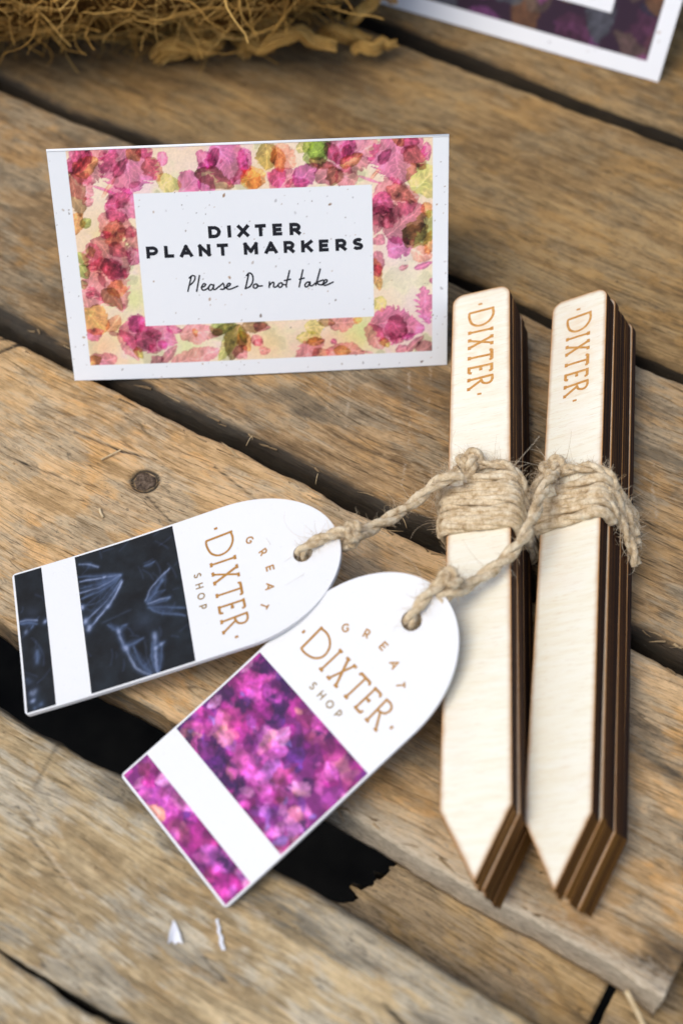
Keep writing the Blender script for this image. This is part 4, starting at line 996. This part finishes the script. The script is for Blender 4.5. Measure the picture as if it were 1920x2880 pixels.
def trefoil(c, size, axes, n=90, t0=0, t1=2 * math.pi):
    t = np.linspace(t0, t1, n)
    K = np.stack([(np.sin(t) + 2 * np.sin(2 * t)) / 3, (np.cos(t) - 2 * np.cos(2 * t)) / 3, -np.sin(3 * t) / 2.2], 1) * size
    return np.asarray(c) + K @ np.asarray(axes)

def jute_twine(label, pose, wrap, knot_l, cord, tagk, extras, seed):
    L = local(pose)
    t = thing('jute_twine', label, 'twine', pose[0], None, 'jute twine ties')
    o = np.array(pose[0])
    paths = []
    b = Build(); P = L(wrap) - o
    twine(b, P, .68, .50, 3, 24, .4, 14, seed); b.obj('wrapping', [jute.m], t); paths.append(P)
    M = np.array(rot_ypr(*pose[1:])).T
    b = Build(); K = trefoil(L(knot_l) - o, 2.05, M, t1=2 * math.pi * .97)
    twine(b, K, .70, .55, 2, 8, .3, 14, seed + 1); b.obj('knot', [jute.m], t); paths.append(K)
    b = Build(); Cc = catmull(cord, .4) - o
    twine(b, Cc, .76, .62, 2, 12, .3, 16, seed + 2); b.obj('cord', [jute.m], t); paths.append(Cc)
    to, tM = TAG[tagk]
    lp = catmull([(70.5, -.6, .2), (68.5, -.4, -1.6), (64, -.2, -2.3), (60.6, -.2, -2.2), (59.4, -.3, -.6), (59.7, -.2, 1.0), (62, .3, 1.6), (66, .8, 1.6), (69, .8, 1.2), (71.2, .4, .6)], .3) @ tM.T + to - o
    b = Build(); twine(b, lp, .66, .55, 2, 9, .3, 14, seed + 3); b.obj('tag_loop', [jute.m], t); paths.append(lp)
    kc = np.array((70.6, .3, .6)) @ tM.T + to - o
    K = trefoil(kc, 1.75, np.array([tM[:, 1], tM[:, 2], tM[:, 0]]), t1=2 * math.pi * .97)
    b = Build(); twine(b, K, .62, .48, 2, 7, .3, 14, seed + 4); b.obj('tag_knot', [jute.m], t); paths.append(K)
    for k, e in enumerate(extras):
        b = Build(); P = L(catmull(e, .4)) - o; twine(b, P, .64, .5, 2, 10, .3, 12, seed + 5 + k); b.obj('loose_end', [jute.m], t); paths.append(P)
    b = Build(); fuzz(b, paths, 3000, .5, 3.4, .036, 1.1); fuzz(b, paths, 250, 2.0, 6.0, .036, 1.2); fuzz(b, paths, 30, 5.0, 14.0, .045, 1.2)
    f = b.obj('stray_fibres', [hair.m], t, smooth=False, attr='tone'); f['kind'] = 'stuff'
    return t
rr = .85
jute_twine('jute twine wound round the left marker bundle and tied to the navy tag', poseL, wrap_path(MW, MT, -52.8, -64.8, 6.25, rr, -.03, .86), (5.4, -49.0, MT + 2.0), CORDL, 0,
           [[(5.5, -49.5, MT + 1.6), (9, -49.8, MT + 1.3), (13, -51, MT + 1.0), (14.8, -53, MT - 1.5), (14.9, -55, MT - 6)],
            [(1.2, -50.5, MT + 1.3), (-.9, -52.5, MT + .2), (-1.8, -56, MT - 3), (-2.0, -60, MT - 5), (-1.6, -63, MT - 8), (-1.7, -66, MT - 11)],
            [(3.0, -50.0, MT + 1.5), (-.2, -51.5, MT + 1.2), (-1.9, -54, MT - 1.2), (-2.2, -58, MT - 3), (-2.5, -62, MT - 4)]], 1)
jute_twine('jute twine wound round the right marker bundle and tied to the pink tag', poseR, wrap_path(MW, MT, -52.9, -60.9, 4.25, rr, .10, .86), (3.6, -48.2, MT + 2.2), CORDR, 1,
           [[(4.5, -48.5, MT + 1.6), (8, -48.8, MT + 1.3), (12.5, -49.8, MT + 1.0), (14.7, -51.5, MT - 1.5), (14.9, -54, MT - 6), (15.2, -57, MT - 9.5), (15.3, -61, MT - 12.5)],
            [(13.8, -57, MT + .6), (14.9, -58.5, MT - 3), (15.2, -60.5, MT - 7), (15.3, -63, MT - 10.5), (15.1, -65.5, MT - 13)],
            [(14.6, -55, MT - .5), (15.3, -55.5, MT - 4), (15.7, -57.5, MT - 8), (15.8, -60, MT - 11)],
            [(2.0, -48.8, MT + 2.4), (.6, -50.5, MT + 2.6), (-.2, -53, MT + 2.4), (-.8, -55.5, MT + 2.2)]], 11)

# ------------------------------------------------------------------ coir at the back left
coir = Mat('coir_fibre', .8, .15)
coir.color(coir.mix(.5, coir.ramp(coir.attr('tone'), [(0., (.20, .10, .024)), (.5, (.50, .275, .065)), (1., (.74, .48, .16))]), coir.ramp(coir.noise(coir.coords(), .03, 4, .6), [(.35, (.30, .155, .038)), (.65, (.66, .39, .10))])))
core = Mat('coir_core', .95, .05); core.color(core.ramp(core.noise(core.vmul(core.coords(), (1, 1, 1)), .25, 6, .75), [(.35, (.05, .023, .006)), (.55, (.20, .10, .026)), (.7, (.36, .20, .05))]))
core.bump(core.noise(core.coords(), .5, 6, .75), 1.0, .003)
ct = thing('coir_liner', 'golden brown coir fibre liner with loose strands, at the back left', 'coir liner', (-80, 183, 0))
def coir_shape(u, v, g=0.0):
    x = -110 + 200 * (u - .5)                      # local x
    k = np.clip((x - 25) / 65, 0, 1)
    ry = 46 - 26 * k; rz = 40 - 25 * k; yc = -2 + 0 * k - 9 * k; zc = 40 - 24 * k
    end = np.sqrt(np.clip(1 - (np.abs(u - .5) * 2) ** 6, .02, 1))
    n = 1 + .16 * (fbm(x / 14, v * 3.2, 501, 4) - .5) * 2 + .06 * (fbm(x / 3, v * 14, 502, 3) - .5)
    y = yc - (ry * end * n + g) * np.cos(v); z = zc + (rz * end * n + g) * np.sin(v)
    return np.stack([x + 0 * v, y, np.maximum(z, .6)], -1)
uu, vv_ = np.meshgrid(np.linspace(0.0, 1, 120), np.linspace(0, 2 * np.pi, 96, endpoint=False), indexing='ij')
uu = uu * .985 + .0075
# stretch so that the liner reaches the frame's left and the cards on the right
CV = coir_shape(uu, vv_).reshape(-1, 3); CV[:, 0] = (CV[:, 0] + 110) * .92 + 2
i, j = np.meshgrid(np.arange(119), np.arange(96), indexing='ij'); j2 = (j + 1) % 96
CF = np.stack([i * 96 + j, i * 96 + j2, (i + 1) * 96 + j2, (i + 1) * 96 + j], -1).reshape(-1, 4).tolist() + [list(range(96)), [119 * 96 + k for k in range(96)][::-1]]
mesh_obj('liner_body', CV, CF, [core.m], ct, smooth=True)
CG = CV.reshape(120, 96, 3)
b = Build(); r = np.random.default_rng(77)
def coir_strand(i, j, L, rad, wild):
    p = CG[i, j].copy(); nrm = np.cross(CG[min(i + 1, 119), j] - CG[i - 1, j], CG[i, (j + 1) % 96] - CG[i, j - 1]); nrm /= np.linalg.norm(nrm) + 1e-9
    if nrm @ (p - CG[i].mean(0)) < 0: nrm = -nrm
    d = r.normal(size=3); d -= nrm * (d @ nrm) * (1 - wild); d /= np.linalg.norm(d)
    p = p + nrm * (.2 + r.random() * 1.6); pts = [p]; curl = r.normal(size=3) * .3; m = 9
    c0 = CG[i].mean(0)
    for k in range(m):
        p = p + d * L / m
        p[2] = max(p[2], rad + .3)
        pts.append(p.copy()); d = d + curl * .5 + r.normal(size=3) * .18 - nrm * .10 * (1 - wild); d /= np.linalg.norm(d)
    b.tube(np.array(pts), np.linspace(rad, rad * .6, m + 1), 4, a=r.random(), cap=False)
for k in range(4600):
    coir_strand(r.integers(2, 118), (r.integers(-26, 34)) % 96, 6 + 17 * r.random(), .10 + .24 * r.random() ** 2, .08 + .22 * (r.random() < .15))
o = b.obj('loose_fibres', [coir.m], ct, attr='tone'); o['kind'] = 'stuff'
for k in range(11):                                     # thick rolled tufts at the right-hand end
    b = Build()
    x = 40 + 58 * r.random(); y = -22 - 12 * r.random() - 4 * (k % 3); z = 3 + 8 * r.random()
    a = r.normal() * .5 + (-.35 if k % 2 else .5); L = 12 + 12 * r.random()
    P = [np.array((x, y, z)) + np.array((math.cos(a), math.sin(a), .1 * r.normal())) * L * (f - .5) + np.array((0, 0, 3 * math.sin(f * 3.14))) + r.normal(size=3) * .8 for f in np.linspace(0, 1, 6)]
    P = catmull(P, 1.2); R_ = 1.3 + 1.3 * r.random()
    for q in range(55):                                # each tuft is a roll of fine fibres
        ph, rr_ = r.random() * 6.28, R_ * r.random() ** .5
        i0 = r.integers(0, max(1, len(P) // 3)); i1 = r.integers(2 * len(P) // 3, len(P))
        s_ = np.linspace(0, 1, i1 - i0); T_, N_, B_ = frames(P)
        a_ = ph + s_ * 3.0
        Q = P[i0:i1] + (N_[i0:i1] * np.cos(a_)[:, None] + B_[i0:i1] * np.sin(a_)[:, None]) * (rr_ * (.8 + .5 * r.random() * np.sin(s_ * 3.1)))[:, None] + r.normal(size=3) * .2
        Q[:, 2] = np.maximum(Q[:, 2], .3)
        b.tube(Q, .14 + .3 * r.random() ** 2, 4, a=.5 + .5 * r.random(), cap=False)
    b.obj('fibre_tuft', [coir.m], ct, attr='tone')

# ------------------------------------------------------------------ small scraps on the planks
fl = Mat('paint_flake', .6, .3); fl.color((.78, .78, .80))
def flake(label, loc, rz, outline, curl, seed):
    rnd = np.random.default_rng(seed)
    P = np.array(outline, float); c = P.mean(0); V = []; n = len(P)
    for z, k in ((0, 1), (.12, 1), (.16, .6), (.2, .25)):
        for q in P:
            x, y = c + (q - c) * k
            V.append((x, y, z + curl * x * x + .1 * rnd.random()))
    F = [[r_ * n + i, r_ * n + (i + 1) % n, (r_ + 1) * n + (i + 1) % n, (r_ + 1) * n + i] for r_ in range(3) for i in range(n)] + [[3 * n + i for i in range(n)], [i for i in range(n)][::-1]]
    o = mesh_obj('paint_flake', V, F, [fl.m])
    o.location = Vector(loc) * S; o.rotation_euler = (0, 0, R(rz))
    tag_it(o, label, 'paint flake', 'white flakes on the front plank')
flake('white curled paint flake shaped like a small tooth on the front plank', (-29.6, -90.4, .35), 8, [(-1.3, -2.2), (-.6, -1.7), (-.1, -2.3), (.5, -1.9), (1.2, -2.6), (.9, -.6), (.35, 1.3), (-.1, 2.2), (-.5, 1.2), (-1.0, -.3)], .45, 1)
flake('thin ragged sliver of white paint to the right of the tooth shaped flake', (-21.5, -90.9, .3), 14, [(-.3, -2.8), (.35, -2.9), (.15, -1.5), (.4, -.6), (.05, .3), (.3, 1.2), (.05, 2.2), (.2, 2.9), (-.4, 2.8), (-.2, 1.6), (-.5, .6), (-.25, -.4), (-.55, -1.4)], .3, 2)
st = Mat('straw', .6, .25); st.color(st.ramp(st.noise(st.coords(), .6, 3, .6), [(.3, (.48, .34, .17)), (.7, (.68, .55, .34))]))
def straw(label, P, rad):
    b = Build(); P = np.array(P, float); o_ = P[0].copy()
    b.tube(catmull(P - o_, .4), rad, 6); o = b.obj('straw', [st.m]); o.location = Vector(o_) * S
    tag_it(o, label, 'straw', 'bits of straw on the planks')
def pf(e, c, z=.3):
    a = R(31); return (e * math.cos(a) + c * math.sin(a), -e * math.sin(a) + c * math.cos(a), z)
straw('short straw lying above and left of the nail head', [pf(-52, -15.4, .35), pf(-50.8, -13.3, .6), pf(-49.5, -11.2, .9)], .2)
straw('tiny pale splinter on the plank below the nail head', [pf(-44.6, -26.0, .35), pf(-43.6, -26.9, .45), pf(-42.6, -27.4, .3)], .28)
straw('pale splinter hanging off the plank end at the bottom right', [(50.2, -99.6, -3.5), (51.8, -102.6, -4.6), (53.2, -105.6, -5.6)], .55)
for k, (e, c, a) in enumerate(((-8.5, 3.3, 80), (-27, 4.2, 60), (14, 3.5, 110))):
    p = pf(e, c, .1); q = [np.array(p) + np.array((.5 * f * math.cos(R(a)) * 3, .9 * f, 1.8 * f - .5 * f * f)) for f in (0, .6, 1.2, 1.8)]
    straw(['fine fibre standing at the plank edge below the card', 'fine fibre standing at the plank edge left of the others', 'fine fibre at the plank edge nearest the left twine'][k], q, .07)
